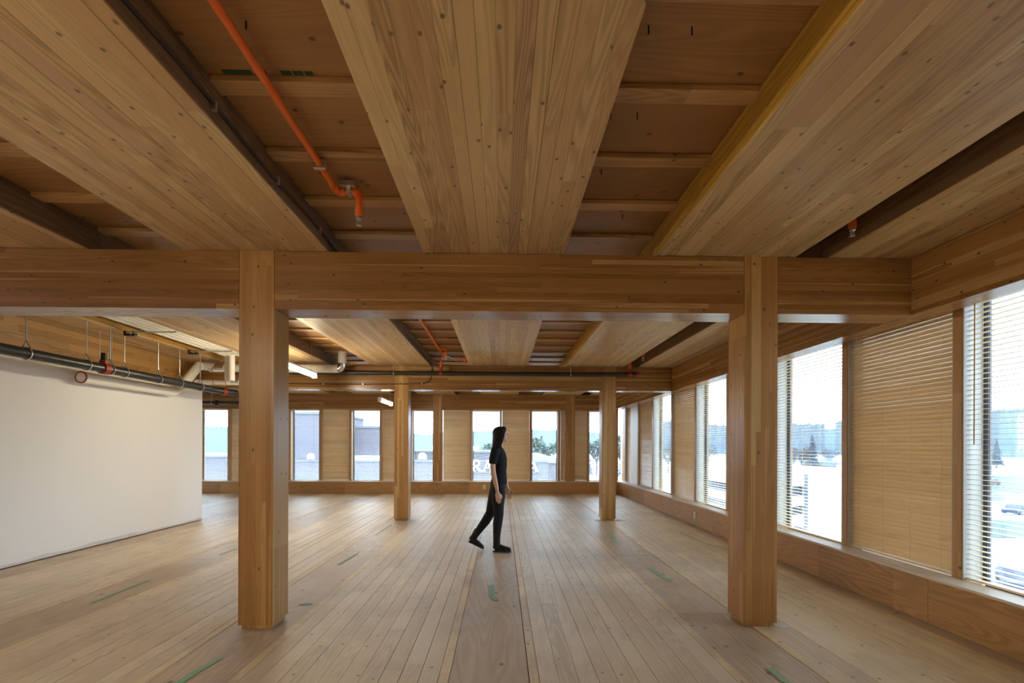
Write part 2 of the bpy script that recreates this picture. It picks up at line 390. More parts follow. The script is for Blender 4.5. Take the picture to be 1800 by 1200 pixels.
# ------------------------------------------------------------------ ceiling: lower panels of planks, upper deck between them
ce = setting('ceiling', (0, 0, ZT), 'timber ceiling of staggered plank panels and recessed plywood bands')
PANELS = [(-9.70, -8.80), (-8.06, -6.96), (-6.20, -5.09), (-4.345, -3.235), (-2.482, -1.370), (-0.622, 0.493), (1.234, 2.354), (2.640, 3.72)]
PB = ((YBK, 3.962), (3.966, 9.434), (9.438, 14.9))
for bi, (y0, y1) in enumerate(PB):
    for pi, (x0, x1) in enumerate(PANELS):
        if bi < 2 and pi < 2: continue
        if bi == 0 and pi < 3: continue
        p = link('ceiling_panel', None, ((x0+x1)/2, (y0+y1)/2, ZT), ce)
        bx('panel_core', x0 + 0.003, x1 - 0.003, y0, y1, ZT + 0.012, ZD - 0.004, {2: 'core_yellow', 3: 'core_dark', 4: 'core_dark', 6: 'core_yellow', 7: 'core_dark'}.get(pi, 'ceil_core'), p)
        if bi == 2:
            bx('soffit_layer', x0, x1, y0, y1, ZT, ZT + 0.012, 'ceil_plank', p); continue
        n = max(3, round((x1 - x0) / 0.0742)); wd = (x1 - x0) / n
        for i in range(n):
            g = random.choice((0.0003, 0.0003, 0.0006, 0.0012))
            a, b = round(x0 + i*wd, 4) + g, round(x0 + (i+1)*wd, 4) - g
            dz = random.choice((0.0, 0.0005, 0.001, 0.0015))
            bx('plank', a, b, y0, y1, ZT + dz, ZT + 0.012, 'ceil_plank', p)
# upper deck: sheets and cross battens in the recesses
GAPS = [(-8.85, -8.01), (-7.01, -6.15), (-5.14, -4.30), (-3.285, -2.435), (-1.42, -0.575), (0.445, 1.285), (2.305, 2.69)]
bx('roof_slab', XLF, 4.1, YBK, 15.0, ZD + 0.045, ZD + 0.25, 'dark', ce)
ycut = [1.745 + 0.5485 * i for i in range(-8, 25)]
for gi, (x0, x1) in enumerate(GAPS):
    for i, y in enumerate(ycut[:-1]):
        ya, yb = y, ycut[i+1]
        if yb < 0.2: continue
        if gi < 2 and ya < 9.0: continue
        bx('plywood_sheet', x0, x1, round(ya, 4), round(yb, 4) - 0.004, ZD + random.choice((0.0, 0.002, 0.004)), ZD + 0.045, 'ply', ce)
        bx('batten', x0 + 0.002, x1 - 0.002, round(ya, 4), round(ya + 0.10, 4), ZD - 0.026, ZD, 'batten', ce)
# dark green print on one sheet beside its batten
for a, b in ((-1.30, -1.165), (-1.150, -1.10), (-1.03, -0.985), (-0.975, -0.93), (-0.92, -0.885)):
    bx('print_mark', a, b, 2.262, 2.284, ZD - 0.0035, ZD, 'tape', ce)
for x, y in ((0.60, 1.98), (0.78, 1.98), (0.62, 3.02), (0.70, 2.50), (0.56, 2.50), (-1.05, 2.0), (0.9, 3.6)):
    bx('nail', x-0.0025, x+0.0025, y-0.0025, y+0.0025, ZD - 0.035, ZD + 0.002, 'black', ce)

# ------------------------------------------------------------------ glulam columns and beams
def column(x, y, label):
    c = thing('glulam_column', label, 'column', (x, y + CD/2, 0), 'glulam columns', 'thing')
    MB().box(x-CW/2, x+CW/2, y, y+CD, 0.036, ZT).build('shaft', 'col', c)
    MB().box(x-CW/2+0.020, x+CW/2-0.016, y+0.016, y+CD-0.020, 0.0015, 0.038).build('plinth', 'col', c)
for (x, y, l) in ((COLX[0], ROWS[0], 'large honey-coloured glulam column in the front row, standing nearer the white wall'),
                  (COLX[1], ROWS[0], 'large glulam column with pale stripe in the front row, standing near the side windows'),
                  (COLX[0], ROWS[1], 'glulam column in the middle row, between hanging lamp and walking person'),
                  (COLX[1], ROWS[1], 'glulam column in the middle row with white dust at its foot, by the side windows'),
                  (COLX[0], ROWS[2], 'slim-looking glulam column against the far window wall, between bright pane and blind'),
                  (COLX[1], ROWS[2], 'slim-looking glulam column against the far window wall, near the corner')):
    column(x, y, l)
def beam(x0, x1, y0, y1, mat, label):
    b = MB().box(x0, x1, y0, y1, ZB, ZT - 0.004).build('glulam_beam', mat)
    tag(b, label, 'beam', 'glulam beams', 'thing')
G = 0.004
EX0, EX1 = 3.30, 3.51
names = ('front', 'middle', 'far')
seglab = (('front-row glulam beam running from column to the white wall', 'long front-row glulam beam spanning between the two large columns', 'short front-row glulam beam from large column to window edge beam'),
          ('middle-row glulam beam behind white ducting, running to the white wall side', 'middle-row glulam beam with black pipe along its face, between two columns', 'short middle-row glulam beam behind the capped end of black pipe'),
          ('far-wall glulam beam above windows, from the slim column to the far corner', 'far-wall glulam beam above windows between the two slim columns', 'short far-wall glulam beam above windows next to the corner'))
for r, y in enumerate(ROWS):
    xl = -5.80 if r < 2 else XLF
    beam(xl, COLX[0]-CW/2-G, y, y+CD, 'beam_x', seglab[r][0])
    beam(COLX[0]+CW/2+G, COLX[1]-CW/2-G, y, y+CD, 'beam_x', seglab[r][1])
    beam(COLX[1]+CW/2+G, EX0-G, y, y+CD, 'beam_x', seglab[r][2])
ys = (YBK, ROWS[0]+CD/2, ROWS[1]+CD/2, 14.77)
for i, l in enumerate(('edge beam over the nearest side windows, in front of the front-row beam', 'edge beam over side windows between front-row and middle-row beams', 'edge beam over side windows between middle-row beam and far corner')):
    beam(EX0, EX1, ys[i] + (G if i else 0), ys[i+1], 'beam_y', l)

# ------------------------------------------------------------------ left side: core wall and white drywall
wl = setting('wall_left', (XLW, 3.4, 0), 'white painted wall with raw timber above')
bx('timber_core', -6.02, -5.785, YBK, 9.46, 0, ZT, 'clt_wall', wl)
MB().box(-5.785, XLW, YBK, 9.40, 0.016, 2.50).build('drywall', 'white_wall', wl)
poly = [(YBK, 0.02), (9.38, 0.02)] + [(9.38 - 0.35*i, 0.035 + 0.04*random.random()) for i in range(0, 33)] + [(YBK, 0.05)]
MB().prism(poly, 'X', XLW, XLW + 0.0015).build('joint_compound', 'plaster', wl)
w2 = setting('wall_back', (0, YBK, 0)); bx('back_lining', -6.0, 4.0, YBK - 0.1, YBK, 0, ZD, 'white_wall', w2)
w3 = setting('wall_alcove', (-7.8, 9.5, 0)); bx('alcove_lining', XLF, -6.02, 9.36, 9.46, 0, ZD, 'white_wall', w3)
bx('alcove_end', XLF - 0.1, XLF, 9.36, 14.9, 0, ZD, 'white_wall', w3)

# ------------------------------------------------------------------ right window wall
wr = setting('wall_right', (3.8, 6.0, 0), 'timber framed window wall with closed blinds between open ones')
bx('spandrel', XW + 0.02, 4.0, YBK, 14.95, -0.3, 0.30, 'panel', wr)
bx('lintel', XW + 0.012, 4.0, YBK, 14.95, 2.70, 3.25, 'panel', wr)
YM = [-1.43, -0.11, 1.21, 2.53, 3.85, 5.14, 6.52, 7.855, 9.17, 10.46, 11.78, 13.08, 14.42]
MH = 0.0375
bx('end_panel', XM, 4.0, YBK, YM[0] - MH, 0.30, 2.70, 'panel', wr)
bx('end_panel', XM, 4.0, YM[-1] + MH, 14.95, 0.30, 2.70, 'panel', wr)
for i, y in enumerate(YM):
    bx('mullion', XM, 3.95, y-MH, y+MH, 0.30, 2.70, 'mullion', wr)
    for s in (-1, 1):
        bx('reveal_lining', XM + 0.006, 3.862, y + s*(MH+0.007) - 0.006, y + s*(MH+0.007) + 0.006, 0.30, 2.70, 'reveal', wr)
wn = [0]
def window_unit(axis, a0, a1, z0=0.37, z1=2.70):
    """dark framed fixed window; axis 'Y' lies in the right wall, 'X' in the far wall"""
    wn[0] += 1
    d0, d1 = (XG - 0.004, XG + 0.022) if axis == 'Y' else (YFG - 0.004, YFG + 0.022)
    def B(name, a, b, zz0, zz1, e0, e1, mat, par):
        return bx(name, e0, e1, a, b, zz0, zz1, mat, par) if axis == 'Y' else bx(name, a, b, e0, e1, zz0, zz1, mat, par)
    mid = (a0+a1)/2
    w_ = setting('window_%d' % wn[0], (d0, mid, z0) if axis == 'Y' else (mid, d0, z0))
    f = 0.020
    B('frame_stile', a0, a0+f, z0, z1, d0, d1, 'frame_dark', w_); B('frame_stile', a1-f, a1, z0, z1, d0, d1, 'frame_dark', w_)
    B('frame_rail', a0+f, a1-f, z0-0.05, z0+0.012, d0, d1, 'frame_dark', w_); B('frame_rail', a0+f, a1-f, z1-0.03, z1, d0, d1, 'frame_dark', w_)
    B('sash_stile', a0+f+0.005, a0+f+0.016, z0, z1, d0+0.014, d1, 'frame_dark', w_); B('sash_stile', a1-f-0.016, a1-f-0.005, z0, z1, d0+0.014, d1, 'frame_dark', w_)
    B('pane', a0+f, a1-f, z0, z1-0.03, d1-0.008, d1-0.003, 'glass', w_)
def blind(axis, a0, a1, label, single, tilt=0.0, wand=False, zlo=0.40, zhi=2.585, group='wooden venetian blinds', cords=(0.10, 0.36, 0.63, 0.90)):
    cx = XM + 0.055 if axis == 'Y' else YFM + 0.055
    P = 0.0397; hw, th = 0.024, 0.0028
    mid = (a0+a1)/2
    b = thing('venetian_blind', label, 'blind', (cx, mid, zlo - 0.012) if axis == 'Y' else (mid, cx, zlo - 0.012), group)
    def B(name, a, bb, zz0, zz1, e0, e1, mat):
        return bx(name, e0, e1, a, bb, zz0, zz1, mat, b) if axis == 'Y' else bx(name, a, bb, e0, e1, zz0, zz1, mat, b)
    B('bottom_rail', a0, a1, zlo-0.012, zlo+0.004, cx-0.024, cx+0.024, 'slat' if axis == 'Y' else 'slat_x')
    B('headrail', a0, a1, zhi, zhi+0.035, cx-0.025, cx+0.025, 'slat' if axis == 'Y' else 'slat_x')
    n = int((zhi - zlo) / P)
    def slat_poly(zc, tl):   # cross-section (depth, z); the room side drops with tilt
        q = []; ct, st = math.cos(tl), math.sin(tl)
        for u, v in ((-hw, -th/2), (hw, -th/2), (hw, th/2), (-hw, th/2)): q.append((cx + u*ct - v*st, zc + u*st + v*ct))
        return q
    if single:
        kinds = {}
        for i in range(n):
            z = zlo + P*(i+0.9)
            kk = random.randrange(5) if tilt else 0
            me = kinds.get(kk)
            if me is None:
                m = MB(); L2 = (a1-a0)/2
                pr = slat_poly(0.0, tilt + (kk - 2) * 0.03 if tilt else 0.0)
                m.v = [(u-cx, -L2, v) for u, v in pr] + [(u-cx, L2, v) for u, v in pr]
                m.f = [(0,1,2,3),(7,6,5,4)] + [(k, 4+k, 4+(k+1)%4, (k+1)%4) for k in range(4)]
                me = bpy.data.meshes.new('slat'); me.from_pydata(m.v, [], m.f); fix_normals(me); me.materials.append(M['slat']); kinds[kk] = me
            link('slat', me, (cx, mid, z), b)
    else:
        m = MB()
        for i in range(n):
            z = zlo + P*(i+0.9); pr = slat_poly(z, tilt + random.uniform(-0.07, 0.07) if tilt else 0.0)
            if axis == 'Y': m.prism([(u, v) for u, v in pr], 'Y', a0, a1)
            else:
                b0 = len(m.v); m.v += [(a0, u, v) for u, v in pr] + [(a1, u, v) for u, v in pr]
                m.f += [(b0,b0+1,b0+2,b0+3),(b0+7,b0+6,b0+5,b0+4)] + [(b0+k, b0+4+k, b0+4+(k+1)%4, b0+(k+1)%4) for k in range(4)]
        tag(m.build('slat_stack', 'slat_y' if axis == 'Y' else 'slat_x', b), kind='stuff')
    for c in cords:
        a = a0 + (a1-a0)*c
        for e in (-0.026, 0.026):
            pt = [(cx+e, a, zlo), (cx+e, a, zhi)] if axis == 'Y' else [(a, cx+e, zlo), (a, cx+e, zhi)]
            MB().tube(pt, 0.0013, 4).build('ladder_cord', 'cord', b)
    if wand:
        a = a1 - 0.07
        pt = [(cx-0.036, a, 1.47), (cx-0.034, a, zhi)] if axis == 'Y' else [(a0+0.08, cx-0.036, 1.75), (a0+0.08, cx-0.034, zhi)]
        MB().tube(pt, 0.005, 6).build('tilt_wand', 'wand', b)
    return b
RB = ['S', 'S', 'S', 'W', 'S', 'W', 'S', 'W', 'S', 'W', 'P', 'B']
rlab = {3: 'open wooden blind over the nearest side window, tilt wand hanging down', 4: 'large wooden blind closed on the bay between side windows',
        5: 'open wooden blind over the bright side window just beyond the large closed blind', 6: 'wooden blind over the closed bay hidden mostly behind the large front column',
        7: 'open wooden blind over the side window seen between two columns', 8: 'wooden blind over the closed bay beside the end of the middle beam',
        9: 'open wooden blind over the narrow-looking side window past the middle beam', 10: 'wooden blind over pale lavender board near the far corner',
        11: 'wooden blind on the last side bay next to the far corner'}
for i, k in enumerate(RB):
    a0, a1 = YM[i] + MH, YM[i+1] - MH
    if k == 'W': window_unit('Y', a0 + 0.013, a1 - 0.013)
    elif i in (4, 6, 8): bx('frosted_infill', 3.86, 3.87, a0, a1, 0.30, 2.70, 'frosted', wr)
    else: bx('solid_panel', 3.80, 3.95, a0, a1, 0.30, 2.70, 'panel', wr)
    if k == 'P': bx('pale_board', 3.79, 3.799, a0 + 0.02, a1 - 0.05, 0.86, 2.70, 'pale_board', wr)
    if k == 'B': bx('white_board', 3.716, 3.728, a0 + 0.02, 13.86, 0.38, 2.70, 'white_paint', wr)
    if i in rlab:
        s0 = 13.90 if k == 'B' else a0 + 0.016
        blind('Y', s0, a1 - 0.016, rlab[i], i in (3, 4, 5), tilt=(0.0 if k == 'W' else 0.93), wand=(i in (3,)))
# sill and plywood baseboard
tr = setting('trim_1', (3.6, 6.0, 0.36), 'pale window sill ledge along the side windows')
bx('sill_board', XW - 0.008, XM + 0.01, YBK, YFM, SILL_R - 0.020, SILL_R, 'sill', tr)
br = setting('baseboard_right', (XW, 6.0, 0), 'plywood panels below the side windows')
cuts = [YBK, -0.95, 1.48, 3.902, 5.265, 6.95, 7.973, 9.324, 10.6, 11.9, 13.2, YFB]
for a, b in zip(cuts, cuts[1:]):
    bx('plywood_panel', XW, XW + 0.018, a + 0.0025, b - 0.0025, 0.008, SILL_R - 0.022, 'base_ply', br)
def outlet(label, axis, c, z):
    o = thing('power_outlet', label, 'outlet', (XW, c, z) if axis == 'Y' else (c, YFB, z), 'wall outlets')
    def B(name, a, b, z0, z1, d, mat):
        return bx(name, XW-d, XW-0.0002, a, b, z0, z1, mat, o) if axis == 'Y' else bx(name, a, b, YFB-d, YFB-0.0002, z0, z1, mat, o)
    B('cover_plate', c-0.042, c+0.042, z-0.064, z+0.064, 0.012, 'outlet')
    for s in (-1, 1): B('socket', c-0.020, c+0.020, z+s*0.028-0.018, z+s*0.028+0.018, 0.0145, 'lamp_white'); B('slot', c-0.010, c+0.010, z+s*0.028-0.007, z+s*0.028+0.007, 0.0152, 'black')
outlet('ivory power outlet in the plywood panel below the side windows', 'Y', 8.68, 0.19)
outlet('small power outlet in the far plywood panel beside the walking person', 'X', -0.507, 0.205)

# ------------------------------------------------------------------ far window wall
wf = setting('wall_far', (-3.0, 14.8, 0), 'far window wall with timber mullions')
bx('spandrel', XLF, 3.55, YFB + 0.02, 15.0, -0.3, 0.30, 'panel', wf)
bx('lintel', XLF, 3.55, 14.772, 15.0, 2.52, 3.25, 'panel', wf)
XMS = [-9.07 + 0.905*k for k in range(14)]      # ... -8.165, -7.26, ... , 2.695
XMS[-1] = 2.640; XMS[-2] = 1.745
far = ['W', 'S', 'S', 'W', 'S', 'W', 'S', 'W', 'S', 'W', 'S', 'W', 'S', 'W']
flab = {0: 'blind over the window between white wall end and large front column', 1: 'blind over the closed bay just showing beside the large front column',
        3: 'blind over the far window showing brick wall, just past the large front column', 4: 'blind over the closed bay between the two windows showing brick walls',
        5: 'blind over the window with brick wall below the small hanging lamp', 6: 'blind over the closed bay half hidden behind the middle-row column, under the lamp',
        7: 'blind over the window between middle-row column and slim column', 8: 'shadowed blind over the closed bay just past the slim column',
        9: 'blind over the window with white sign letters, behind the person', 10: 'blind over the closed bay in front of which the person faces',
        11: 'blind over the window showing gabled roof and hillside', 12: 'blind over the closed bay just past the slim column near the corner', 13: 'blind over the last far window at the corner'}
for i, x in enumerate(XMS):
    if abs(x - COLX[0]) < 0.2: continue
    bx('mullion', x-0.032, x+0.032, YFM, 14.95, 0.30, 2.52, 'mullion', wf)
bx('corner_post', 3.46, 3.55, YFM, 14.95, 0.30, 2.52, 'mullion', wf)
for i, k in enumerate(far):
    a0 = XMS[i] + 0.034; a1 = (XMS[i+1] if i < 13 else 3.46) - 0.034
    if abs(XMS[i] - COLX[0]) < 0.2: a0 = COLX[0] + CW/2
    if i < 13 and abs(XMS[i+1] - COLX[0]) < 0.2: a1 = COLX[0] - CW/2
    if k == 'W': window_unit('X', a0, a1, 0.36, 2.52)
    else: bx('frosted_infill', a0, a1, 14.83, 14.84, 0.30, 2.52, 'frosted', wf)
    if i in flab:
        g, g2 = (0.030, 0.008) if k != 'W' else (0.006, 0.006)
        if i == 12:
            blind('X', a0 + g, COLX[1]-CW/2-0.006, 'narrow strip of blind just before the slim column near the corner', False, tilt=0.90, zhi=2.47, zlo=0.39, cords=(0.5,)); a0 = COLX[1]+CW/2
        blind('X', a0 + g, a1 - g2, flab[i], False, tilt=(0.0 if k == 'W' else 0.90), zhi=2.47, zlo=0.39, cords=(0.2, 0.8), wand=(k == 'W' and i > 6))
tf = setting('trim_2', (-3.0, 14.6, 0.35), 'window sill ledge along the far wall')
bx('sill_board', XLF, XW, YFB - 0.008, YFM + 0.01, SILL_F - 0.02, SILL_F, 'sill', tf)
bf = setting('baseboard_far', (-3.0, YFB, 0), 'plywood panels below the far windows')
cuts = [XLF, -8.30, -6.5, -4.649, -2.8, -0.956, 0.829, 2.675, XW]
for a, b in zip(cuts, cuts[1:]):
    bx('plywood_panel', a + 0.002, b - 0.002, YFB, YFB + 0.018, 0.008, SILL_F - 0.022, 'base_ply_x', bf)

# ------------------------------------------------------------------ hanging strip lamps
def strip_lamp(x, y0, y1, z, label, ztop):
    t = thing('strip_lamp', label, 'lamp', (x, (y0+y1)/2, z - 0.05), 'hanging strip lamps')
    MB().box(x-0.035, x+0.035, y0, y1, z+0.032, z+0.06).build('housing', 'lamp_white', t)
    MB().tube([(x, y0+0.03, z-0.005), (x, y1-0.03, z-0.005)], 0.034, 14).build('lit_tube', 'tube', t, True)
    for y in (y0, y1-0.03): MB().box(x-0.04, x+0.04, y, y+0.03, z-0.045, z+0.032).build('end_cap', 'lamp_white', t)
    for y in (y0+0.15, y1-0.15): MB().tube([(x, y, z+0.055), (x, y, ztop)], 0.0025, 6).build('suspension_cable', 'steel', t)
strip_lamp(-3.17, 7.08, 8.28, 2.62, 'lit strip lamp hanging just past the large front column, below white ducting', ZD - 0.03)
strip_lamp(-3.3, -0.45, 0.75, 2.62, 'strip lamp hanging in the near bay, beyond the picture toward the white wall', ZT)
strip_lamp(-3.3, -2.45, -1.25, 2.62, 'strip lamp hanging behind the viewpoint on the white wall side', ZT)
strip_lamp(-2.70, 10.75, 11.90, 2.45, 'small-looking lit strip lamp hanging in the far bay beside the middle column', ZD - 0.03)

# ------------------------------------------------------------------ sprinkler mains (black), branches (orange)
def ringtube(m, c, axis, r, t=0.006, n=20):
    pts = []
    for k in range(n + 1):
        a = 2*math.pi*k/n; u, v = r*math.cos(a), r*math.sin(a)
        pts.append((c[0]+u, c[1], c[2]+v) if axis == 'Y' else (c[0], c[1]+u, c[2]+v))
    return m.tube(pts, t, 6, cap=False)
PX, PZ, PR = -5.14, 2.425, 0.060
mp = thing('sprinkler_main_pipe', 'thick black steel pipe hung on rods along the white wall', 'pipe', (PX, 6.2, PZ - PR))
MB().tube([(PX, 0.5, PZ), (PX, 9.05, PZ), (PX + 0.10, 9.30, PZ)], PR, 20).build('pipe', 'black_pipe', mp, True)
for y in (4.60, 6.36): 
    MB().tube([(PX, y-0.045, PZ), (PX, y+0.045, PZ)], PR + 0.016, 20).build('red_coupling', 'red', mp, True)
MB().tube([(PX, 9.0, PZ), (PX+0.03, 9.06, PZ)], PR + 0.013, 20).build('red_coupling', 'red', mp, True)
cp = MB().tube([(PX, 6.36, PZ + 0.05), (PX, 6.36, PZ + 0.105)], 0.045, 14).build('branch_outlet', 'red', mp, True)
MB().tube([(PX, 6.36, PZ + 0.10), (PX, 6.36, PZ + 0.20)], [0.036, 0.030], 14).build('branch_stub', 'black_pipe', mp, True)
for y in (5.34, 6.10, 6.46, 6.70, 7.35, 7.83, 8.36):
    MB().tube([(PX, y, PZ + PR + 0.06), (PX, y, ZT if y < 8 else ZD)], 0.0065, 8).build('hanger_rod', 'steel', mp)
    m = MB(); ringtube(m, (PX, y, PZ), 'Y', PR + 0.006, 0.006)
    m.tube([(PX - 0.052, y, PZ + 0.045), (PX, y, PZ + PR + 0.075), (PX + 0.052, y, PZ + 0.045)], 0.007, 6)
    m.build('hanger_ring', 'steel', mp, True)
for y in (6.60, 6.80): MB().tube([(PX - 0.25, y, PZ + 0.05), (PX - 0.25, y, ZT)], 0.005, 6).build('hanger_rod', 'steel', mp)

CYP_, CZ = 9.18, 2.808
cm = thing('sprinkler_cross_pipe', 'black steel pipe running along the face of the middle beam, red cap at its end', 'pipe', (-1.0, CYP_, CZ - 0.04))
MB().tube([(-5.0, CYP_, CZ), (2.585, CYP_, CZ)], 0.039, 16).build('pipe', 'black_pipe', cm, True)
MB().tube([(2.56, CYP_, CZ), (2.615, CYP_, CZ)], 0.046, 16).build('red_end_cap', 'red', cm, True)
for x in (2.443, -1.152): 
    MB().tube([(x-0.03, CYP_, CZ), (x+0.03, CYP_, CZ)], 0.047, 16).build('red_coupling', 'red', cm, True)
    MB().tube([(x, CYP_, CZ+0.02), (x, CYP_, CZ+0.11)], [0.034, 0.026], 12).build('branch_stub', 'red', cm, True)
for x in (-2.041, 1.31, -4.0):
    m = MB(); ringtube(m, (x, CYP_, CZ), 'X', 0.042, 0.005)
    m.tube([(x, CYP_, CZ + 0.042), (x, CYP_, ZT)], 0.006, 8); m.build('hanger', 'steel', cm, True)

fp = thing('sprinkler_far_pipe', 'short run of black pipe below the far beam, seen past the white wall', 'pipe', (-8.1, 14.2, 2.61))
MB().tube([(XLF, 14.2, 2.65), (-7.0, 14.2, 2.65)], 0.042, 14).build('pipe', 'black_pipe', fp, True)
m = MB(); ringtube(m, (-8.40, 14.2, 2.65), 'X', 0.045, 0.006); m.tube([(-8.40, 14.2, 2.69), (-8.40, 14.2, ZT)], 0.006, 8); m.build('hanger', 'steel', fp, True)
MB().box(-8.29, -8.24, 14.14, 14.26, 2.57, 2.72).build('bracket', 'black', fp)

OX, OZ, OR = -1.087, 3.115, 0.0195
def sprinkler_head(par, x, y, ztop):
    """brass-chrome pendent head: collar, frame arms, bulb and deflector"""
    m = MB().tube([(x, y, ztop), (x, y, ztop-0.018), (x, y, ztop-0.026)], [0.020, 0.020, 0.010], 12)
    for s in (-1, 1): m.tube([(x + s*0.012, y, ztop-0.022), (x + s*0.013, y, ztop-0.045), (x, y, ztop-0.058)], 0.0032, 6)
    m.tube([(x, y, ztop-0.056), (x, y, ztop-0.060)], 0.018, 12); m.tube([(x, y, ztop-0.026), (x, y, ztop-0.056)], 0.003, 6)
    return m.build('sprinkler_head', 'steel', par, True)
op = thing('orange_sprinkler_pipe', 'orange plastic sprinkler pipe in the near ceiling recess, ending in a drop with head', 'pipe', (OX, 1.5, OZ))
MB().tube([(OX, -2.4, OZ), (OX, 3.17, OZ)], OR, 14).build('pipe', 'orange', op, True)
MB().tube([(OX, 3.13, OZ), (OX, 3.19, OZ), (OX+0.02, 3.212, OZ), (OX+0.05, 3.212, OZ)], OR+0.006, 14).build('elbow', 'orange', op, True)
MB().tube([(OX+0.04, 3.212, OZ), (OX+0.13, 3.212, OZ)], OR, 14).build('pipe', 'orange', op, True)
MB().tube([(-0.985, 3.212, OZ), (-0.955, 3.212, OZ), (-0.945, 3.212, OZ-0.012), (-0.945, 3.212, OZ-0.045)], OR+0.006, 14).build('elbow', 'orange', op, True)
MB().tube([(-0.945, 3.212, OZ-0.03), (-0.945, 3.212, 3.0)], OR, 14).build('drop', 'orange', op, True)
MB().tube([(-0.945, 3.212, 3.02), (-0.945, 3.212, 3.005), (-0.945, 3.212, 2.955)], [OR+0.001, OR+0.006, OR+0.006], 14).build('head_adapter', 'orange', op, True)
sprinkler_head(op, -0.945, 3.212, 2.955)
MB().box(-1.06, -0.96, 3.15, 3.20, ZD-0.05, ZD-0.02).build('mounting_block', 'steel', op)
MB().box(-1.02, -0.995, 3.188, 3.238, OZ-0.024, ZD-0.02).build('pipe_strap', 'steel', op)
for y in (2.90, 1.0):
    MB().box(OX-0.034, OX+0.034, y-0.012, y+0.012, OZ-0.024, OZ+0.026).build('pipe_strap', 'steel', op)
oq = thing('orange_sprinkler_pipe', 'orange sprinkler pipe in the recess past the front beam, dropping to the black pipe', 'pipe', (OX, 6.7, OZ))
MB().tube([(OX, 4.6, OZ), (OX, 9.02, OZ)], OR, 14).build('pipe', 'orange', oq, True)
MB().tube([(OX, 8.98, OZ), (OX-0.02, 9.06, OZ), (-1.145, 9.15, OZ-0.03), (-1.152, CYP_, OZ-0.06), (-1.152, CYP_, CZ+0.10)], OR+0.003, 14).build('riser', 'orange', oq, True)
MB().tube([(OX, 8.40, OZ), (-0.985, 8.40, OZ), (-0.965, 8.40, OZ-0.02), (-0.965, 8.40, 2.985)], OR+0.002, 14).build('drop', 'orange', oq, True)
sprinkler_head(oq, -0.965, 8.40, 2.985)
MB().tube([(-0.86, 9.19, OZ), (-0.70, 9.19, OZ), (-0.70, 9.19, 3.0)], OR, 12).build('offset_branch', 'orange', oq, True)
MB().tube([(OX+0.05, 8.75, OZ-0.03), (OX+0.23, 9.2, OZ-0.06)], 0.011, 8).build('pale_rod', 'white_pipe', oq, True)
def side_sprinkler(x, y, label):
    t = thing('orange_sprinkler_drop', label, 'sprinkler', (x, y, 2.95))
    MB().tube([(x, y+0.6, OZ), (x, y+0.02, OZ), (x, y, OZ-0.02), (x, y, OZ-0.06)], OR, 12).build('pipe', 'orange', t, True)
    MB().tube([(x, y, OZ-0.04), (x, y, OZ-0.055), (x, y, OZ-0.105)], [OR, OR+0.006, OR+0.006], 12).build('head_adapter', 'orange', t, True)
    sprinkler_head(t, x, y, OZ-0.105)
side_sprinkler(2.5, 3.40, 'orange sprinkler drop with chrome head in the narrow recess near the side windows')
side_sprinkler(2.5, 8.50, 'small orange sprinkler drop in the narrow recess past the front beam')
t = thing('orange_riser', 'orange riser joining the black pipe near its red end cap', 'pipe', (2.443, CYP_, CZ + 0.1))
MB().tube([(2.443, CYP_, CZ+0.10), (2.443, CYP_, OZ-0.02), (2.47, CYP_-0.05, OZ)], OR+0.004, 12).build('riser', 'orange', t, True)
MB().tube([(2.443, CYP_, CZ+0.12), (2.443, CYP_, CZ+0.20)], OR+0.012, 12).build('adapter', 'orange', t, True)

# ------------------------------------------------------------------ white insulated ducts and pipes
wd_ = thing('insulated_duct', 'white insulated duct with foil elbow crossing behind the lamp and bending to the wall', 'duct', (-4.2, 8.95, 2.5))
DY, DZ, DR = 8.95, 2.845, 0.076
MB().tube([(-2.93, DY, ZD - 0.02), (-2.93, DY, 2.945)], DR, 20).build('riser', 'white_pipe', wd_, True)
MB().tube([(-2.93, DY, 2.95), (-2.935, DY, 2.90), (-2.96, DY, 2.865), (-3.0, DY, DZ)], DR - 0.004, 20).build('foil_elbow', 'foil', wd_, True)
MB().tube([(-3.0, DY, DZ), (-5.12, DY, DZ)], DR, 20).build('duct_run', 'white_pipe', wd_, True)
MB().tube([(-5.05, DY, DZ), (-5.25, DY, DZ)], DR + 0.003, 20).build('foil_sleeve', 'foil', wd_, True)
MB().tube([(-5.2, DY, DZ), (-5.44, DY - 0.02, DZ + 0.03), (-5.47, DY - 0.10, DZ + 0.02), (-5.58, 8.55, 2.45), (-5.585, 8.35, 2.34), (-5.585, 6.54, 2.335)], DR, 20).build('duct_bend', 'white_pipe', wd_, True)
m = MB(); ringtube(m, (-5.585, 6.545, 2.335), 'Y', DR - 0.004, 0.010); m.build('red_end_ring', 'red', wd_, True)
for a, b in (((-5.43, DY-0.02, DZ+0.03), (-5.45, DY-0.03, DZ+0.03)), ((-5.30, DY, DZ), (-5.32, DY, DZ)),):
    MB().tube([a, b], DR + 0.004, 20).build('seam_band', 'steel', wd_, True)
for x in (-3.55, -4.4): MB().tube([(x, DY, DZ+DR), (x, DY, ZT)], 0.006, 8).build('hanger_rod', 'steel', wd_)
pos = [(-4.815, 3.035), (-4.705, 3.035), (-4.595, 3.035), (-4.490, 3.035), (-4.389, 3.045)]
plab = ['white insulated pipe, outermost of the ceiling bundle toward the white wall', 'white insulated pipe, second of the ceiling bundle from the white wall',
        'white insulated pipe, middle one of the ceiling bundle', 'white insulated pipe, second of the ceiling bundle from the lamp side', 'white insulated pipe of the ceiling bundle closest to the plank panel']
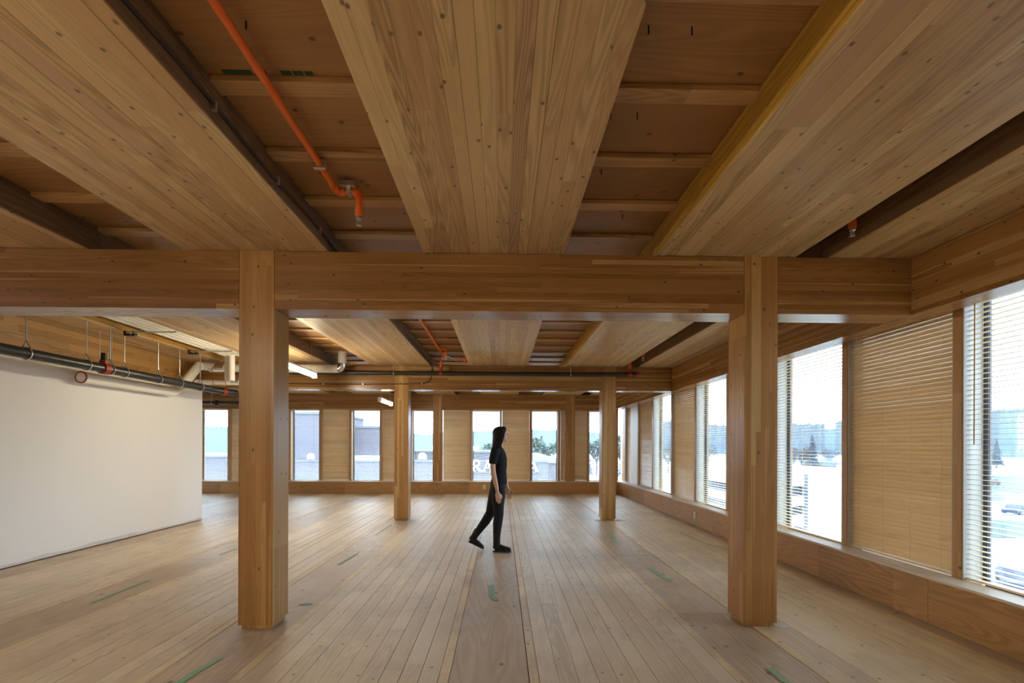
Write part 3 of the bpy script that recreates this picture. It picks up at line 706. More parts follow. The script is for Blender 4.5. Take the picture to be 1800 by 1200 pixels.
for i, (x, z) in enumerate(pos):
    t = thing('insulated_pipe', plab[i], 'pipe', (x, 5.5, z - 0.05), 'white pipes in the ceiling recess')
    ye = 8.55 - 0.08 * (i % 3)
    path = [(x, -1.0, z), (x, ye, z)]
    if i < 2: path += [(x, ye + 0.05, z - 0.02), (x, ye + 0.06, z - 0.06), (x, ye + 0.06, 2.56)]
    else: path += [(x, ye + 0.5, z)]
    MB().tube(path, 0.051 if i < 4 else 0.037, 16).build('insulation', 'white_pipe', t, True)
    for y in (7.9 + 0.12*i, 8.25 + 0.03*i): MB().tube([(x, y, z), (x, y + 0.014, z)], 0.053 if i < 4 else 0.039, 16).build('tie_band', 'tie_green' if i > 1 else 'band_orange', t, True)
t = thing('insulated_header_pipe', 'white horizontal pipe with orange bands below the duct by the white wall', 'pipe', (-5.0, 8.72, 2.46))
MB().tube([(-5.44, 8.72, 2.55), (-4.55, 8.72, 2.55)], 0.047, 16).build('insulation', 'white_pipe', t, True)
for x in (-5.12, -4.9): MB().tube([(x, 8.72, 2.55), (x+0.018, 8.72, 2.55)], 0.049, 16).build('orange_band', 'band_orange', t, True)
MB().tube([(-4.80, 8.72, 2.55), (-4.68, 8.72, 2.55)], 0.050, 16).build('foil_sleeve', 'foil', t, True)
for y, l in ((6.62, 'black bracket clamped under the white pipe bundle, farther from the duct'), (7.95, 'black bracket clamped under the white pipe bundle, beside the duct bend')):
    t = thing('pipe_bracket', l, 'bracket', (-5.0, y, 2.90), 'brackets under the white pipes')
    MB().box(-5.07, -5.03, y-0.03, y+0.03, 2.905, ZT).build('bracket_arm', 'black', t)
    MB().box(-5.03, -4.93, y-0.03, y+0.03, 2.905, 2.925).build('bracket_foot', 'black', t)
    MB().box(-4.96, -4.93, y-0.03, y+0.03, 2.925, ZT).build('bracket_arm', 'black', t)
    MB().tube([(-5.03, y-0.035, 2.945), (-4.36, y-0.035, 2.955)], 0.012, 8).build('strut', 'steel', t, True)

# ------------------------------------------------------------------ cables
cb = thing('armoured_cable', 'dark cable clipped along the side of a near ceiling panel', 'cable', (-1.36, 2.0, 3.04))
pts = [(-1.362, -2.4 + 0.2*i, 3.050 + 0.010*math.sin(i*0.9)) for i in range(32)] + [(-1.362, 3.9, 3.04), (-1.345, 4.15, 3.03)]
MB().tube(pts, 0.0085, 8).build('cable', 'cable', cb, True)
for y in (1.1, 2.311, 2.956, 3.638): MB().box(-1.372, -1.350, y-0.010, y+0.010, 3.022, 3.068).build('clip', 'steel', cb)
cb = thing('armoured_cable', 'dark cable along a panel past the front beam, bending down across the middle beam', 'cable', (-1.36, 7.0, 3.04))
pts = [(-1.362, 4.2 + 0.2*i, 3.045 + 0.010*math.sin(i*0.8)) for i in range(24)] + [(-1.355, 9.05, 3.03), (-1.34, 9.20, 2.99), (-1.335, 9.285, 2.94), (-1.345, 9.293, 2.80), (-1.37, 9.293, 2.70), (-1.43, 9.293, 2.645), (-1.52, 9.293, 2.625), (-1.75, 9.293, 2.62), (-3.0, 9.293, 2.605), (-4.0, 9.293, 2.61), (-5.2, 9.293, 2.61)]
MB().tube(pts, 0.0085, 8).build('cable', 'cable', cb, True)
for p in ((-1.53, 2.612), (-2.65, 2.598), (-3.4, 2.595)): MB().box(p[0]-0.01, p[0]+0.01, 9.283, 9.302, p[1], p[1]+0.03).build('clip', 'steel', cb)

# ------------------------------------------------------------------ outside: ground, hills, buildings, trees, cars
GZ = -8.0
M['pavement'] = plain('pale_pavement', (0.24, 0.245, 0.25), 0.9, var=0.12, scale=0.05)
M['asphalt'] = plain('grey_asphalt', (0.07, 0.078, 0.09), 0.9, var=0.1, scale=0.2)
M['grass'] = plain('lawn_grass', (0.045, 0.072, 0.05), 0.95, var=0.15, scale=0.3)
M['hill'] = plain('hazy_forested_hill', (0.026, 0.045, 0.062), 0.95, var=0.25, scale=0.012)  # conifer green shifted to blue: distance haze is painted into the base colour
M['brick'] = plain('pale_rose_brick', (0.088, 0.078, 0.088), 0.9, var=0.12, scale=3.0)
M['brick2'] = plain('rose_brick', (0.084, 0.072, 0.080), 0.9, var=0.12, scale=3.0)
M['ext_white'] = plain('white_cladding', (0.55, 0.57, 0.60), 0.8, var=0.03)
M['ext_grey'] = plain('grey_fascia', (0.09, 0.095, 0.11), 0.8)
M['ext_roof'] = plain('pale_roof_sheet', (0.16, 0.18, 0.20), 0.7)
M['ext_glass'] = plain('dark_outside_glazing', (0.020, 0.040, 0.065), 0.25)
M['sign_white'] = plain('white_sign_letter', (0.85, 0.85, 0.85), 0.5)
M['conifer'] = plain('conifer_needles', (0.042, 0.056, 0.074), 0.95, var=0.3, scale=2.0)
M['leaf'] = plain('spring_leaves', (0.05, 0.068, 0.05), 0.95, var=0.3, scale=2.0)
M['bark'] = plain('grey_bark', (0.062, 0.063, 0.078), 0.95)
M['car_blue'] = plain('blue_car_paint', (0.02, 0.03, 0.07), 0.3)
M['car_red'] = plain('red_car_paint', (0.16, 0.03, 0.03), 0.3)
M['car_white'] = plain('white_car_paint', (0.5, 0.5, 0.5), 0.3)
def flat(name, poly, z, mat, label):
    o = MB().prism(poly, 'Z', z - 0.05, z).build(name, mat); return tag(o, label, None, None, 'structure')
flat('ground', [(-900, 16.0), (1600, 16.0), (1600, 1700), (-900, 1700)], GZ, 'pavement', 'pale paved ground outside')
flat('ground', [(4.2, -60), (1600, -60), (1600, 16.0), (4.2, 16.0)], GZ, 'pavement', 'pale paved ground beside the building')
flat('road', [(20, 80), (400, 96), (400, 108), (20, 92)], GZ + 0.03, 'asphalt', 'grey road crossing beyond the side windows')
flat('road', [(14, 21), (60, 13), (60, 19), (16, 27)], GZ + 0.03, 'asphalt', 'grey lane close below the side windows')
flat('lawn', [(92, 99), (150, 92), (190, 120), (185, 165), (125, 150), (104, 128)], GZ + 0.06, 'grass', 'curved green lawn beyond the road')
flat('lawn', [(46, 50), (75, 46), (95, 52), (60, 62)], GZ + 0.06, 'grass', 'small green verge beside the road')
# forested ridge: a real ring of hillside with a ragged tree-top crest
def ridge(name, R0, R1, hfun, a0, a1, n, jag, label):
    rings = []
    m = MB(); rows = 7
    for i in range(n + 1):
        a = math.radians(a0 + (a1 - a0) * i / n)
        h = hfun(math.degrees(a)); nz = random.random()**3 * jag
        for j in range(rows):
            u = j / (rows - 1); rr = R0 + (R1 - R0) * u
            z = GZ + (h - GZ) * (u ** 0.8) + (nz if j == rows - 1 else random.uniform(-1, 1) * jag * 0.3 * u)
            m.v.append((rr * math.sin(a), rr * math.cos(a), z))
        m.v.append(((R1 + 60) * math.sin(a), (R1 + 60) * math.cos(a), GZ))
    rw = rows + 1
    for i in range(n):
        for j in range(rw - 1):
            k = i * rw + j; m.f.append((k, k + 1, k + rw + 1, k + rw))
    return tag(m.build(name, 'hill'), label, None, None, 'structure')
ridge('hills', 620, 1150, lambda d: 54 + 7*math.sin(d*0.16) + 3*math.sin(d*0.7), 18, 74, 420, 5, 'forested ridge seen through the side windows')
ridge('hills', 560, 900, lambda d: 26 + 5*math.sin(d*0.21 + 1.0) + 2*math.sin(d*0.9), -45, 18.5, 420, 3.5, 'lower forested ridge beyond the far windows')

def building(name, label, x0, x1, y0, y1, z1, mat, band=None, z0=GZ):
    b = thing(name, label, 'building', ((x0+x1)/2, (y0+y1)/2, z0))
    bx('wall_block', x0, x1, y0, y1, z0, z1, mat, b)
    bx('parapet', x0-0.15, x1+0.15, y0-0.15, y1+0.15, z1, z1+0.28, band or 'ext_grey', b)
    return b
b1 = building('hotel_tower', 'tall pale brick block outside, topmost in the far windows past the front column', -27.5, -21.0, 60, 74, 5.2, 'brick')
b2 = building('hotel_wing', 'pale brick wing outside, lower than the tall block beside it', -20.4, -14.6, 66, 78, 3.75, 'brick2')
bx('white_canopy', -20.4, -14.5, 63.8, 65.9, -0.75, 0.0, 'ext_white', b2)
b3 = thing('hotel_lobby_block', 'long low hotel front outside carrying white sign letters', 'building', (-9, 57, GZ))
bx('wall_block', -28.5, 5.5, 57.05, 59.8, GZ, -0.55, 'brick', b3)
bx('parapet', -28.6, 5.6, 56.95, 57.6, -0.55, -0.35, 'ext_grey', b3)
for x in (-28.0, -24.4, -20.4, -17.2, -11.6, -8.3, -1.0, 2.4):
    f = bx('window_strip', x, x+1.75, 56.95, 57.04, -3.6, -2.35, 'ext_grey', b3)
    bx('glazing', x+0.08, x+1.67, 56.90, 56.945, -3.52, -2.43, 'ext_glass', f)
b4 = building('low_block', 'low rose-brick block behind the hotel sign', -14.0, 0.2, 78, 92, 0.25, 'brick2')
for x in (-11.4, -8.9, -5.1): bx('rooftop_unit', x, x+1.3, 80, 82, 0.53, 1.3, 'ext_white', b4)
bx('wall_block', -58, -30.5, 70, 90, GZ, -0.1, 'brick2', building('annex_block', 'low rose-brick annex seen through the window by the white wall', -58, -30, 69, 91, -0.4, 'brick2'))
b5 = thing('gabled_house', 'house with white gabled roof outside, right of the sign letters', 'building', (5.5, 60, GZ))
bx('wall_block', 3.6, 8.2, 60.5, 70, GZ, -0.75, 'brick', b5)
MB().prism([(3.2, -0.75), (8.6, -0.75), (5.2, 0.35), (3.2, 0.35)], 'Y', 60.2, 70.3).build('gabled_roof', 'ext_roof', b5)
# white sign letters and dome emblems
sg = thing('hotel_sign', 'row of large white serif letters on the hotel front', 'sign', (0.4, 56.9, -1.62))
def letter(ch, x, z, h):
    m = MB(); w_ = h * 0.92; y0, y1 = 56.78, 56.93
    def stroke(a, b, t):
        d = Vector((b[0]-a[0], b[1]-a[1])).normalized(); n = Vector((-d.y, d.x)) * t/2
        m.prism([(a[0]+n.x, a[1]+n.y), (a[0]-n.x, a[1]-n.y), (b[0]-n.x, b[1]-n.y), (b[0]+n.x, b[1]+n.y)], 'Y', y0, y1)
    def serif(cx, cz, wd=0.34): stroke((cx-wd*h/2, cz), (cx+wd*h/2, cz), 0.07*h)
    T, S_ = 0.20*h, 0.10*h
    if ch == 'A':
        stroke((x+0.10*w_, z), (x+0.48*w_, z+h), S_); stroke((x+0.46*w_, z+h), (x+0.86*w_, z), T); stroke((x+0.22*w_, z+0.33*h), (x+0.72*w_, z+0.33*h), S_)
        serif(x+0.10*w_, z+0.03*h, 0.28); serif(x+0.86*w_, z+0.03*h, 0.34)
    if ch in 'RD':
        stroke((x+0.2*w_, z), (x+0.2*w_, z+h), T); serif(x+0.2*w_, z+0.03*h)
        cz, rz = (z+0.72*h, 0.25*h) if ch == 'R' else (z+0.5*h, 0.46*h)
        pr = None
        for k in range(9):
            a = -math.pi/2 + math.pi*k/8; q = (x+0.42*w_+0.34*w_*math.cos(a), cz+rz*math.sin(a))
            if pr: stroke(pr, q, T*0.85)
            pr = q
        for s in (-1, 1): stroke((x+0.08*w_, cz+s*rz), (x+0.46*w_, cz+s*rz), S_)
        if ch == 'R': stroke((x+0.40*w_, z+0.47*h), (x+0.88*w_, z), T); serif(x+0.90*w_, z+0.03*h, 0.24)
    if ch == 'M':
        stroke((x+0.12*w_, z), (x+0.16*w_, z+h), S_); stroke((x+0.16*w_, z+h), (x+0.5*w_, z+0.1*h), T); stroke((x+0.5*w_, z+0.1*h), (x+0.86*w_, z+h), S_); stroke((x+0.88*w_, z+h), (x+0.90*w_, z), T)
        serif(x+0.12*w_, z+0.03*h, 0.26); serif(x+0.90*w_, z+0.03*h, 0.32)
    m.build('letter', 'sign_white', sg)
for i, ch in enumerate('RAMADA'): letter(ch, -3.52 + i*1.33, -1.62, 1.32)
bx('sign_ledge', -3.7, 4.7, 56.80, 56.94, -1.78, -1.68, 'ext_grey', sg)
def dome(x, y, z, r, label):
    poly = [(x - r, z - 0.5*r)] + [(x + r*math.cos(math.pi - math.pi*k/12), z + 0.25*r + r*0.85*math.sin(math.pi*k/12)) for k in range(13)]
    poly += [(x + r, z - 0.5*r), (x + 0.25*r, z - 0.5*r), (x + 0.2*r, z - 0.25*r), (x - 0.15*r, z - 0.25*r), (x - 0.2*r, z - 0.5*r)]
    t = thing('dome_sign', label, 'sign', (x, y, z - 0.5*r), 'white dome signs')
    MB().prism(poly, 'Y', y - 0.12, y).build('dome_panel', 'sign_white', t)
    MB().tube([(x, y - 0.06, z - 0.45*r), (x, y - 0.06, -0.6)], 0.04, 8).build('post', 'ext_grey', t)
dome(-22.2, 56.85, -0.02, 0.42, 'white dome-shaped sign outside the window just past the front column')
dome(-9.25, 56.85, 0.02, 0.48, 'white dome-shaped sign outside the window beside the middle column')
# parkade with white decks and the small pale house in the side windows
pk = thing('parkade', 'white parking deck with dark open levels, outside the side window', 'building', (27, 44, GZ))
for z0, z1 in ((-1.9, -0.75), (-3.55, -2.75), (-5.25, -4.35)): bx('deck_band', 20.6, 25.6, 40, 56, z0, z1, 'ext_white', pk)
for z0, z1 in ((-2.75, -1.9), (-4.35, -3.55), (-7.9, -5.25)): bx('open_level', 20.9, 25.6, 40.6, 55, z0, z1, 'ext_glass', pk)
bx('stair_tower', 25.6, 31.5, 40, 54, GZ, -0.55, 'ext_white', pk)
bx('column_strip', 25.4, 25.6, 39.8, 40, GZ, -0.9, 'ext_grey', pk)
hs = thing('pale_house', 'small pale house with pointed roof outside, beyond the parking deck', 'building', (119, 176, GZ))
bx('wall_block', 115.5, 123, 175, 184, GZ, -5.2, 'ext_roof', hs)
MB().prism([(114.5, -5.2), (124, -5.2), (119.5, -2.9)], 'Y', 174, 185).build('pointed_roof', 'ext_roof', hs)
def conifer(x, y, h, label, z0=GZ):
    t = thing('conifer_tree', label, 'tree', (x, y, z0), 'conifers outside')
    MB().tube([(x, y, z0), (x, y, z0 + h*0.9)], [h*0.022, h*0.006], 7).build('trunk', 'bark', t)
    m = MB(); n = 15; tiers = 8
    for k in range(tiers):
        u = k / tiers; zb = z0 + h*(0.10 + 0.86*u); rb = h*0.21*(1-u)**0.85 + h*0.012; zt = zb + h*0.22*(1 - 0.4*u)
        ring = [(x + rb*random.uniform(0.55, 1.1)*math.cos(2*math.pi*i/n), y + rb*random.uniform(0.55, 1.1)*math.sin(2*math.pi*i/n), zb + random.uniform(-0.03, 0.02)*h) for i in range(n)]
        top = [(x + rb*0.06*math.cos(2*math.pi*i/n), y + rb*0.06*math.sin(2*math.pi*i/n), zt) for i in range(n)]
        m.loft([ring, top])
    tag(m.build('foliage', 'conifer', t), kind='stuff')
def leafy(x, y, h, label, mat='leaf', bare=False):
    t = thing('broadleaf_tree', label, 'tree', (x, y, GZ), 'broadleaf trees outside')
    m = MB().tube([(x, y, GZ), (x + 0.1, y, GZ + h*0.45)], [h*0.03, h*0.015], 6)
    tips = []
    for k in range(14):
        a = random.uniform(0, 2*math.pi); zz = GZ + h*random.uniform(0.3, 0.5); r = h*random.uniform(0.12, 0.34); z2 = GZ + h*random.uniform(0.62, 1.0)
        p2 = (x + r*math.cos(a), y + r*math.sin(a), z2); mid = (x + r*0.4*math.cos(a), y + r*0.4*math.sin(a), (zz+z2)/2)
        m.tube([(x + 0.05, y, zz), mid, p2], [h*0.010, h*0.006, h*0.002], 4); tips += [mid, p2]
        for q in range(4):
            e = (p2[0] + random.uniform(-1, 1)*h*0.12, p2[1] + random.uniform(-1, 1)*h*0.12, p2[2] + random.uniform(-0.05, 0.1)*h)
            m.tube([mid, e], [h*0.004, h*0.0015], 3); tips.append(e)
    m.build('branches', 'bark', t)
    c = MB(); ic = 0.040*h if bare else 0.085*h
    for p in tips:
        for q in range(4 if not bare else 8):
            o = Vector(p) + Vector((random.uniform(-1,1), random.uniform(-1,1), random.uniform(-1,1))) * h*0.05
            d = [Vector((random.uniform(-1,1), random.uniform(-1,1), random.uniform(-1,1))).normalized() * ic * random.uniform(0.4, 1) for _ in range(4)]
            b0 = len(c.v); c.v += [tuple(o + e) for e in d]; c.f += [(b0,b0+1,b0+2), (b0,b0+2,b0+3), (b0,b0+3,b0+1), (b0+1,b0+3,b0+2)]
    tag(c.build('foliage', mat, t), kind='stuff')
conifer(112, 172, 14.0, 'tall conifer rising above the thicket, outside the second side window')
conifer(215, 214, 12.5, 'conifer outside the nearest side window, one of a close pair by the road')
conifer(224, 214, 13.5, 'taller conifer of the close pair outside the nearest side window')
conifer(250, 216, 12.0, 'conifer standing apart near the picture edge, outside the nearest side window')
leafy(240, 212, 11.0, 'pale green broadleaf tree between conifers outside the nearest side window')
for i, (x, y, h) in enumerate(((96, 160, 8), (103, 164, 8.5), (106, 178, 8), (101, 174, 9), (118, 193, 7.5), (127, 197, 8), (89, 158, 7), (88, 168, 8), (136, 200, 7.5), (96, 169, 7), (112, 188, 8), (122, 203, 9), (131, 206, 8), (104, 186, 9), (142, 206, 8), (92, 178, 8), (84, 163, 7.5), (126, 214, 9), (110, 200, 9.5))):
    leafy(x, y, h, 'leafless grey tree in the thicket outside the second side window', 'bark', True)
for i, (x, y, h) in enumerate(((66, 184, 9), (73, 176, 8), (80, 186, 9.5), (59, 170, 8))):
    leafy(x, y, h, 'leafless grey tree seen through the narrower side windows', 'bark', True)
for i, (x, y, h) in enumerate(((9, 150, 11), (15, 162, 10), (19, 148, 10), (24, 166, 12), (30, 152, 11), (39, 158, 12), (-6, 160, 9), (-20, 170, 9.5))):
    leafy(x, y, h, 'leafy tree on the slope outside the far windows')
for i, (x, y, h) in enumerate(((24, 138, 12), (31, 134, 11), (37, 142, 13))):
    conifer(x, y, h, 'conifer outside the last far window by the corner')
def car(x, y, rz, mat, label):
    t = thing('parked_car', label, 'car', (x, y, GZ + 0.04), 'cars outside')
    c, s = math.cos(rz), math.sin(rz)
    def T(p): return (x + p[0]*c - p[1]*s, y + p[0]*s + p[1]*c, GZ + 0.05 + p[2])
    prof = [(-2.1, 0.35), (-2.15, 0.75), (-1.3, 0.88), (-0.75, 1.38), (0.75, 1.42), (1.45, 0.92), (2.1, 0.85), (2.15, 0.35)]
    m = MB(); m.loft([[T((u, -0.85, v)) for u, v in prof], [T((u, 0.85, v)) for u, v in prof]]); m.build('body', mat, t)
    g = MB(); gp = [(-1.1, 0.92), (-0.7, 1.32), (0.7, 1.36), (1.25, 0.95)]
    g.loft([[T((u, -0.87, v)) for u, v in gp], [T((u, 0.87, v)) for u, v in gp]]); g.build('side_glass', 'ext_glass', t)
    for u in (-1.35, 1.35):
        for s_ in (-1, 1): MB().tube([T((u, s_*0.68, 0.31)), T((u, s_*0.9, 0.31))], 0.32, 12).build('wheel', 'black', t)
car(34.5, 31.5, 0.9, 'car_blue', 'dark blue car parked below the nearest side window')
car(39.5, 33.0, 0.9, 'car_blue', 'dark car parked farther along the paving below the nearest side window')
car(72, 66, 0.4, 'car_blue', 'dark car on the road outside the nearest side window')
car(122, 118, 0.2, 'car_red', 'red car beyond the lawn outside the nearest side window')

# ------------------------------------------------------------------ the walking person
def ring(c, rx, ry, n=16, tilt=0.0, rot=0.0):
    """ellipse around c; tilt leans the ring about the y axis"""
    out = []
    for k in range(n):
        a = 2*math.pi*k/n; u, v = rx*math.cos(a), ry*math.sin(a)
        out.append((c[0] + u*math.cos(tilt), c[1] + v, c[2] + u*math.sin(tilt)))
    return out
def limb(m, pts, n=14):
    """a tapering limb: (x, y, z, rx, ry) stations"""
    P = [Vector(p[:3]) for p in pts]; rings = []
    for i, p in enumerate(pts):
        d = (P[min(i+1, len(P)-1)] - P[max(i-1, 0)]).normalized()
        side = Vector((0, 1, 0)); fwd = side.cross(d).normalized(); side = d.cross(fwd)
        rings.append([tuple(P[i] + fwd*p[3]*math.cos(2*math.pi*k/n) + side*p[4]*math.sin(2*math.pi*k/n)) for k in range(n)])
    m.loft(rings); return m
def remeshed(m, name, mat, parent, voxel, smooth=4):
    """one continuous surface from the overlapping limbs"""
    o = m.build(name, mat, parent)
    md = o.modifiers.new('join', 'REMESH'); md.mode = 'VOXEL'; md.voxel_size = voxel
    sm = o.modifiers.new('smooth', 'SMOOTH'); sm.iterations = smooth; sm.factor = 0.5
    dg = bpy.context.evaluated_depsgraph_get(); ev = o.evaluated_get(dg)
    me = bpy.data.meshes.new_from_object(ev); old = o.data
    o.modifiers.clear(); o.data = me; bpy.data.meshes.remove(old)
    me.materials.clear(); me.materials.append(M[mat])
    for p in me.polygons: p.use_smooth = True
    return o
PXP, PYP = -0.005, 6.66
def pp(seq): return [(PXP + a, PYP + b, c, d, e) for a, b, c, d, e in seq]
pe = thing('person', 'person in black short-sleeved top, black trousers and dark boots, walking past', 'person', (PXP, PYP, 0))
bod = MB()
# torso and neck
limb(bod, pp([(-0.045,0,0.80,.085,.13), (-0.035,0,0.90,.100,.155), (-0.025,0,1.00,.085,.135), (-0.03,0,1.10,.082,.125), (-0.035,0,1.22,.095,.145), (-0.045,0,1.33,.092,.165), (-0.055,0,1.40,.070,.15), (-0.050,0,1.43,.050,.08), (-0.035,0,1.46,.043,.045), (-0.010,0,1.54,.042,.043)]), 20)
# head: skull, jaw, nose, brow, ears
limb(bod, pp([(0.012,0,1.495,.030,.030), (0.020,0,1.52,.062,.050), (0.010,0,1.565,.085,.066), (0.000,0,1.61,.095,.072), (-0.008,0,1.65,.092,.070), (-0.012,0,1.68,.066,.055), (-0.012,0,1.695,.028,.026)]), 20)
limb(bod, pp([(0.078,0,1.575,.018,.018), (0.086,0,1.50+.045,.0,.0), ]) if False else pp([(0.062,0,1.49+.012,.026,.026), (0.070,0,1.515,.028,.030), (0.064,0,1.54,.030,.034)]), 12)
limb(bod, pp([(0.088,0,1.60,.010,.010), (0.098,0,1.575,.014,.012), (0.104,0,1.556,.013,.014), (0.090,0,1.546,.010,.012)]), 10)
limb(bod, pp([(0.083,0,1.537,.012,.020), (0.084,0,1.523,.012,.020)]), 10)
for s in (-1, 1): limb(bod, pp([(-0.005,s*0.068,1.545,.010,.008), (-0.010,s*0.075,1.575,.018,.010), (-0.012,s*0.074,1.60,.014,.008)]), 10)
def hand(m, wx, wy, wz, fx, s):
    """palm, four curled fingers of unequal length and a thumb leaving the side of the palm; fx leans the hand forward"""
    limb(m, pp([(wx,wy,wz,.021,.017), (wx+fx*.3,wy,wz-.030,.034,.016), (wx+fx*.7,wy,wz-.065,.038,.017), (wx+fx,wy,wz-.092,.036,.015)]), 12)
    for k, ln in enumerate((.068, .078, .073, .056)):
        ox = wx + fx + 0.028 - 0.019*k; z = wz - .088
        limb(m, pp([(ox,wy,z,.0085,.0085), (ox+.004,wy+s*.006,z-ln*.45,.0082,.0082), (ox+.004,wy+s*.022,z-ln*.80,.0076,.0076), (ox,wy+s*.036,z-ln,.0062,.0062)]), 8)
    limb(m, pp([(wx+.018,wy,wz-.025,.012,.012), (wx+fx+.042,wy+s*.010,wz-.055,.0105,.0105), (wx+fx+.050,wy+s*.020,wz-.085,.0090,.0090), (wx+fx+.046,wy+s*.026,wz-.108,.0070,.0070)]), 8)
# near arm hanging, far arm swinging forward a little
limb(bod, pp([(-0.075,-.165,1.375,.045,.045), (-0.105,-.195,1.28,.044,.042), (-0.112,-.205,1.17,.038,.036), (-0.105,-.210,1.09,.036,.034), (-0.085,-.212,1.00,.034,.031), (-0.060,-.212,0.90,.027,.024), (-0.048,-.212,0.835,.021,.018)]), 14)
hand(bod, -0.047, -.212, 0.835, 0.012, 1)
limb(bod, pp([(-0.045,.165,1.375,.045,.045), (-0.035,.195,1.28,.044,.042), (-0.015,.205,1.17,.038,.036), (0.010,.210,1.09,.036,.034), (0.042,.210,1.00,.034,.031), (0.075,.205,0.91,.027,.024), (0.092,.203,0.855,.021,.018)]), 14)
hand(bod, 0.093, .203, 0.855, 0.020, -1)
# legs: near leg carries the weight, far leg trails with the heel up
legN = [(-0.040,-.075,0.88,.090,.085), (-0.035,-.080,0.75,.082,.080), (-0.035,-.082,0.62,.066,.064), (-0.030,-.082,0.50,.056,.054), (-0.045,-.082,0.38,.054,.052), (-0.052,-.082,0.27,.043,.041), (-0.055,-.082,0.16,.034,.033), (-0.055,-.082,0.08,.036,.034)]
legF = [(-0.050,.075,0.88,.088,.085), (-0.085,.082,0.75,.080,.078), (-0.120,.084,0.62,.065,.063), (-0.150,.084,0.50,.055,.053), (-0.215,.084,0.39,.053,.050), (-0.290,.084,0.29,.042,.040), (-0.345,.084,0.21,.034,.033), (-0.375,.084,0.15,.035,.034)]
limb(bod, pp(legN), 14); limb(bod, pp(legF), 14)
limb(bod, pp([(-0.085,-.082,0.06,.024,.024), (-0.02,-.082,0.060,.026,.028), (0.06,-.084,0.048,.018,.030), (0.10,-.086,0.042,.014,.026)]), 12)
limb(bod, pp([(-0.41,.084,0.145,.022,.024), (-0.36,.084,0.112,.024,.028), (-0.31,.084,0.078,.018,.030), (-0.275,.084,0.056,.012,.026)]), 12)
body = remeshed(bod, 'body', 'skin', pe, 0.0062, 3)
sh = MB()
limb(sh, pp([(-0.030,0,0.925,.116,.170), (-0.025,0,1.00,.106,.155), (-0.028,0,1.10,.102,.146), (-0.030,0,1.18,.112,.160), (-0.035,0,1.26,.116,.172), (-0.045,0,1.33,.108,.186), (-0.055,0,1.40,.086,.170), (-0.050,0,1.435,.064,.098), (-0.045,0,1.452,.056,.070)]), 22)
limb(sh, pp([(-0.068,-.140,1.40,.060,.055), (-0.085,-.178,1.345,.060,.056), (-0.103,-.197,1.27,.058,.054), (-0.112,-.205,1.20,.056,.052)]), 14)
limb(sh, pp([(-0.050,.140,1.40,.060,.055), (-0.045,.178,1.345,.060,.056), (-0.032,.197,1.27,.058,.054), (-0.020,.205,1.20,.056,.052)]), 14)
remeshed(sh, 'short_sleeved_top', 'shirt', pe, 0.008, 3)
tro = MB()
limb(tro, pp([(-0.045,0,0.83,.100,.150), (-0.040,0,0.90,.110,.166), (-0.032,0,0.96,.100,.156)]), 20)
limb(tro, [(a, b, c, d + .011, e + .011) for a, b, c, d, e in pp(legN[:7])], 14)
limb(tro, [(a, b, c, d + .011, e + .011) for a, b, c, d, e in pp(legF[:7])], 14)
remeshed(tro, 'trousers', 'trouser', pe, 0.008, 2)
def boot(pts_sole, shaft, upper, label):
    m = MB(); limb(m, pp(shaft), 14); limb(m, pp(upper), 14)
    b = remeshed(m, 'boot', 'boot', pe, 0.006, 2)
    sm = MB(); sm.loft([[(PXP + x, PYP + y, z) for x, y, z in row] for row in pts_sole]); sm.build('sole', 'black', b)
def sole(p0, p1, yc):
    """flat sole of a boot from heel p0 to toe p1 (x, z pairs)"""
    d = Vector((p1[0]-p0[0], p1[1]-p0[1])); nrm = Vector((-d.y, d.x)).normalized() * 0.026
    rows = []
    for u, hw in ((0.0, .022), (0.10, .034), (0.35, .034), (0.65, .044), (0.86, .038), (0.97, .022)):
        x, z = p0[0] + d.x*u, p0[1] + d.y*u
        rows.append([(x, yc-hw, z), (x, yc+hw, z), (x+nrm.x, yc+hw, z+nrm.y), (x+nrm.x, yc-hw, z+nrm.y)])
    return rows
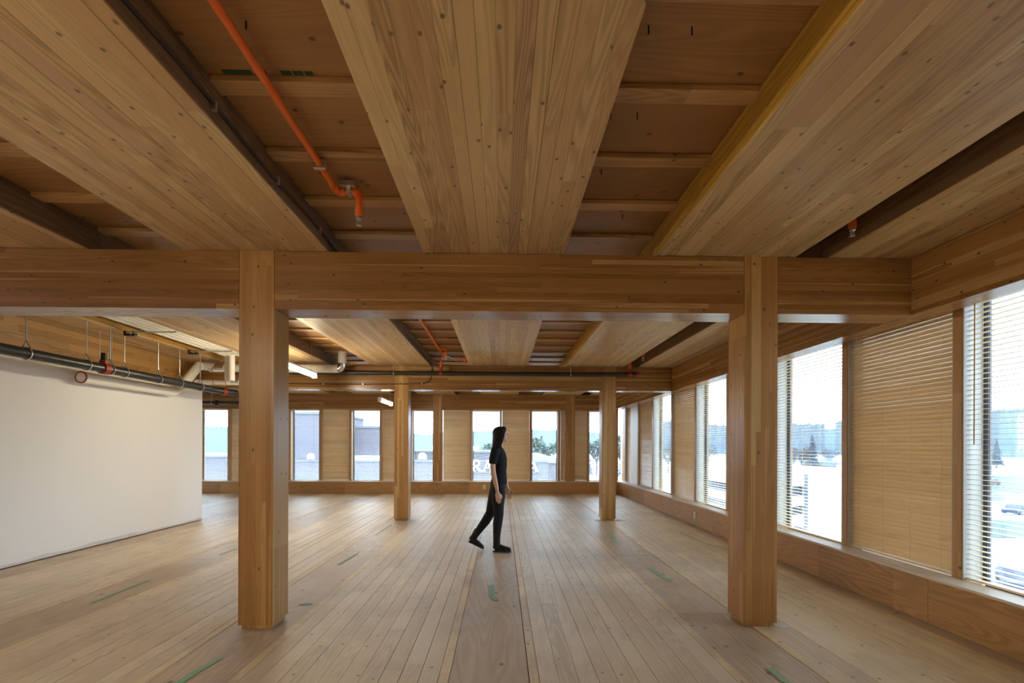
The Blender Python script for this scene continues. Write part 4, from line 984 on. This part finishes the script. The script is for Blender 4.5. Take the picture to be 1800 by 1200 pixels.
boot(sole((-0.108, 0.002), (0.148, 0.002), -.084), [(-0.055,-.082,0.27,.053,.051), (-0.055,-.082,0.18,.049,.047), (-0.055,-.082,0.10,.050,.047), (-0.060,-.082,0.045,.050,.044)],
     [(-0.085,-.082,0.045,.034,.040), (-0.01,-.082,0.060,.048,.044), (0.055,-.084,0.048,.034,.046), (0.105,-.085,0.042,.026,.042), (0.135,-.085,0.036,.016,.028)], 'near')
boot(sole((-0.452, 0.105), (-0.235, 0.003), .086), [(-0.318,.084,0.27,.052,.050), (-0.360,.084,0.195,.049,.047), (-0.390,.084,0.15,.050,.046), (-0.410,.084,0.125,.046,.042)],
     [(-0.425,.084,0.135,.036,.040), (-0.355,.084,0.105,.044,.044), (-0.300,.085,0.070,.034,.046), (-0.260,.086,0.045,.024,.042), (-0.243,.086,0.030,.014,.028)], 'far')
hr = MB()
limb(hr, pp([(-0.098,0,1.27,.016,.060), (-0.098,0,1.33,.030,.085), (-0.090,0,1.40,.040,.098), (-0.072,0,1.47,.052,.098), (-0.052,0,1.53,.070,.094), (-0.034,0,1.58,.088,.090), (-0.026,0,1.62,.096,.086), (-0.021,0,1.655,.090,.078), (-0.017,0,1.682,.070,.062), (-0.014,0,1.700,.042,.038), (-0.013,0,1.709,.018,.016)]), 20)
limb(hr, pp([(0.052,0,1.620,.018,.060), (0.044,0,1.645,.036,.068), (0.026,0,1.675,.044,.058), (0.006,0,1.692,.030,.040)]), 16)
for s in (-1, 1): limb(hr, pp([(-0.035,s*0.085,1.40,.022,.014), (-0.015,s*0.082,1.47,.030,.016), (0.005,s*0.078,1.55,.034,.016), (0.020,s*0.074,1.62,.036,.018), (0.015,s*0.060,1.67,.030,.020)]), 12)
remeshed(hr, 'hair', 'hair', pe, 0.007, 3)
for s in (-1, 1):
    MB().tube([(PXP+0.076, PYP+s*0.034, 1.598), (PXP+0.088, PYP+s*0.033, 1.598)], 0.009, 10).build('eye', 'eye', pe, True)
MB().tube([(PXP+0.088, PYP-0.020, 1.530), (PXP+0.097, PYP, 1.530), (PXP+0.088, PYP+0.020, 1.530)], 0.005, 8).build('mouth', 'lip', pe, True)
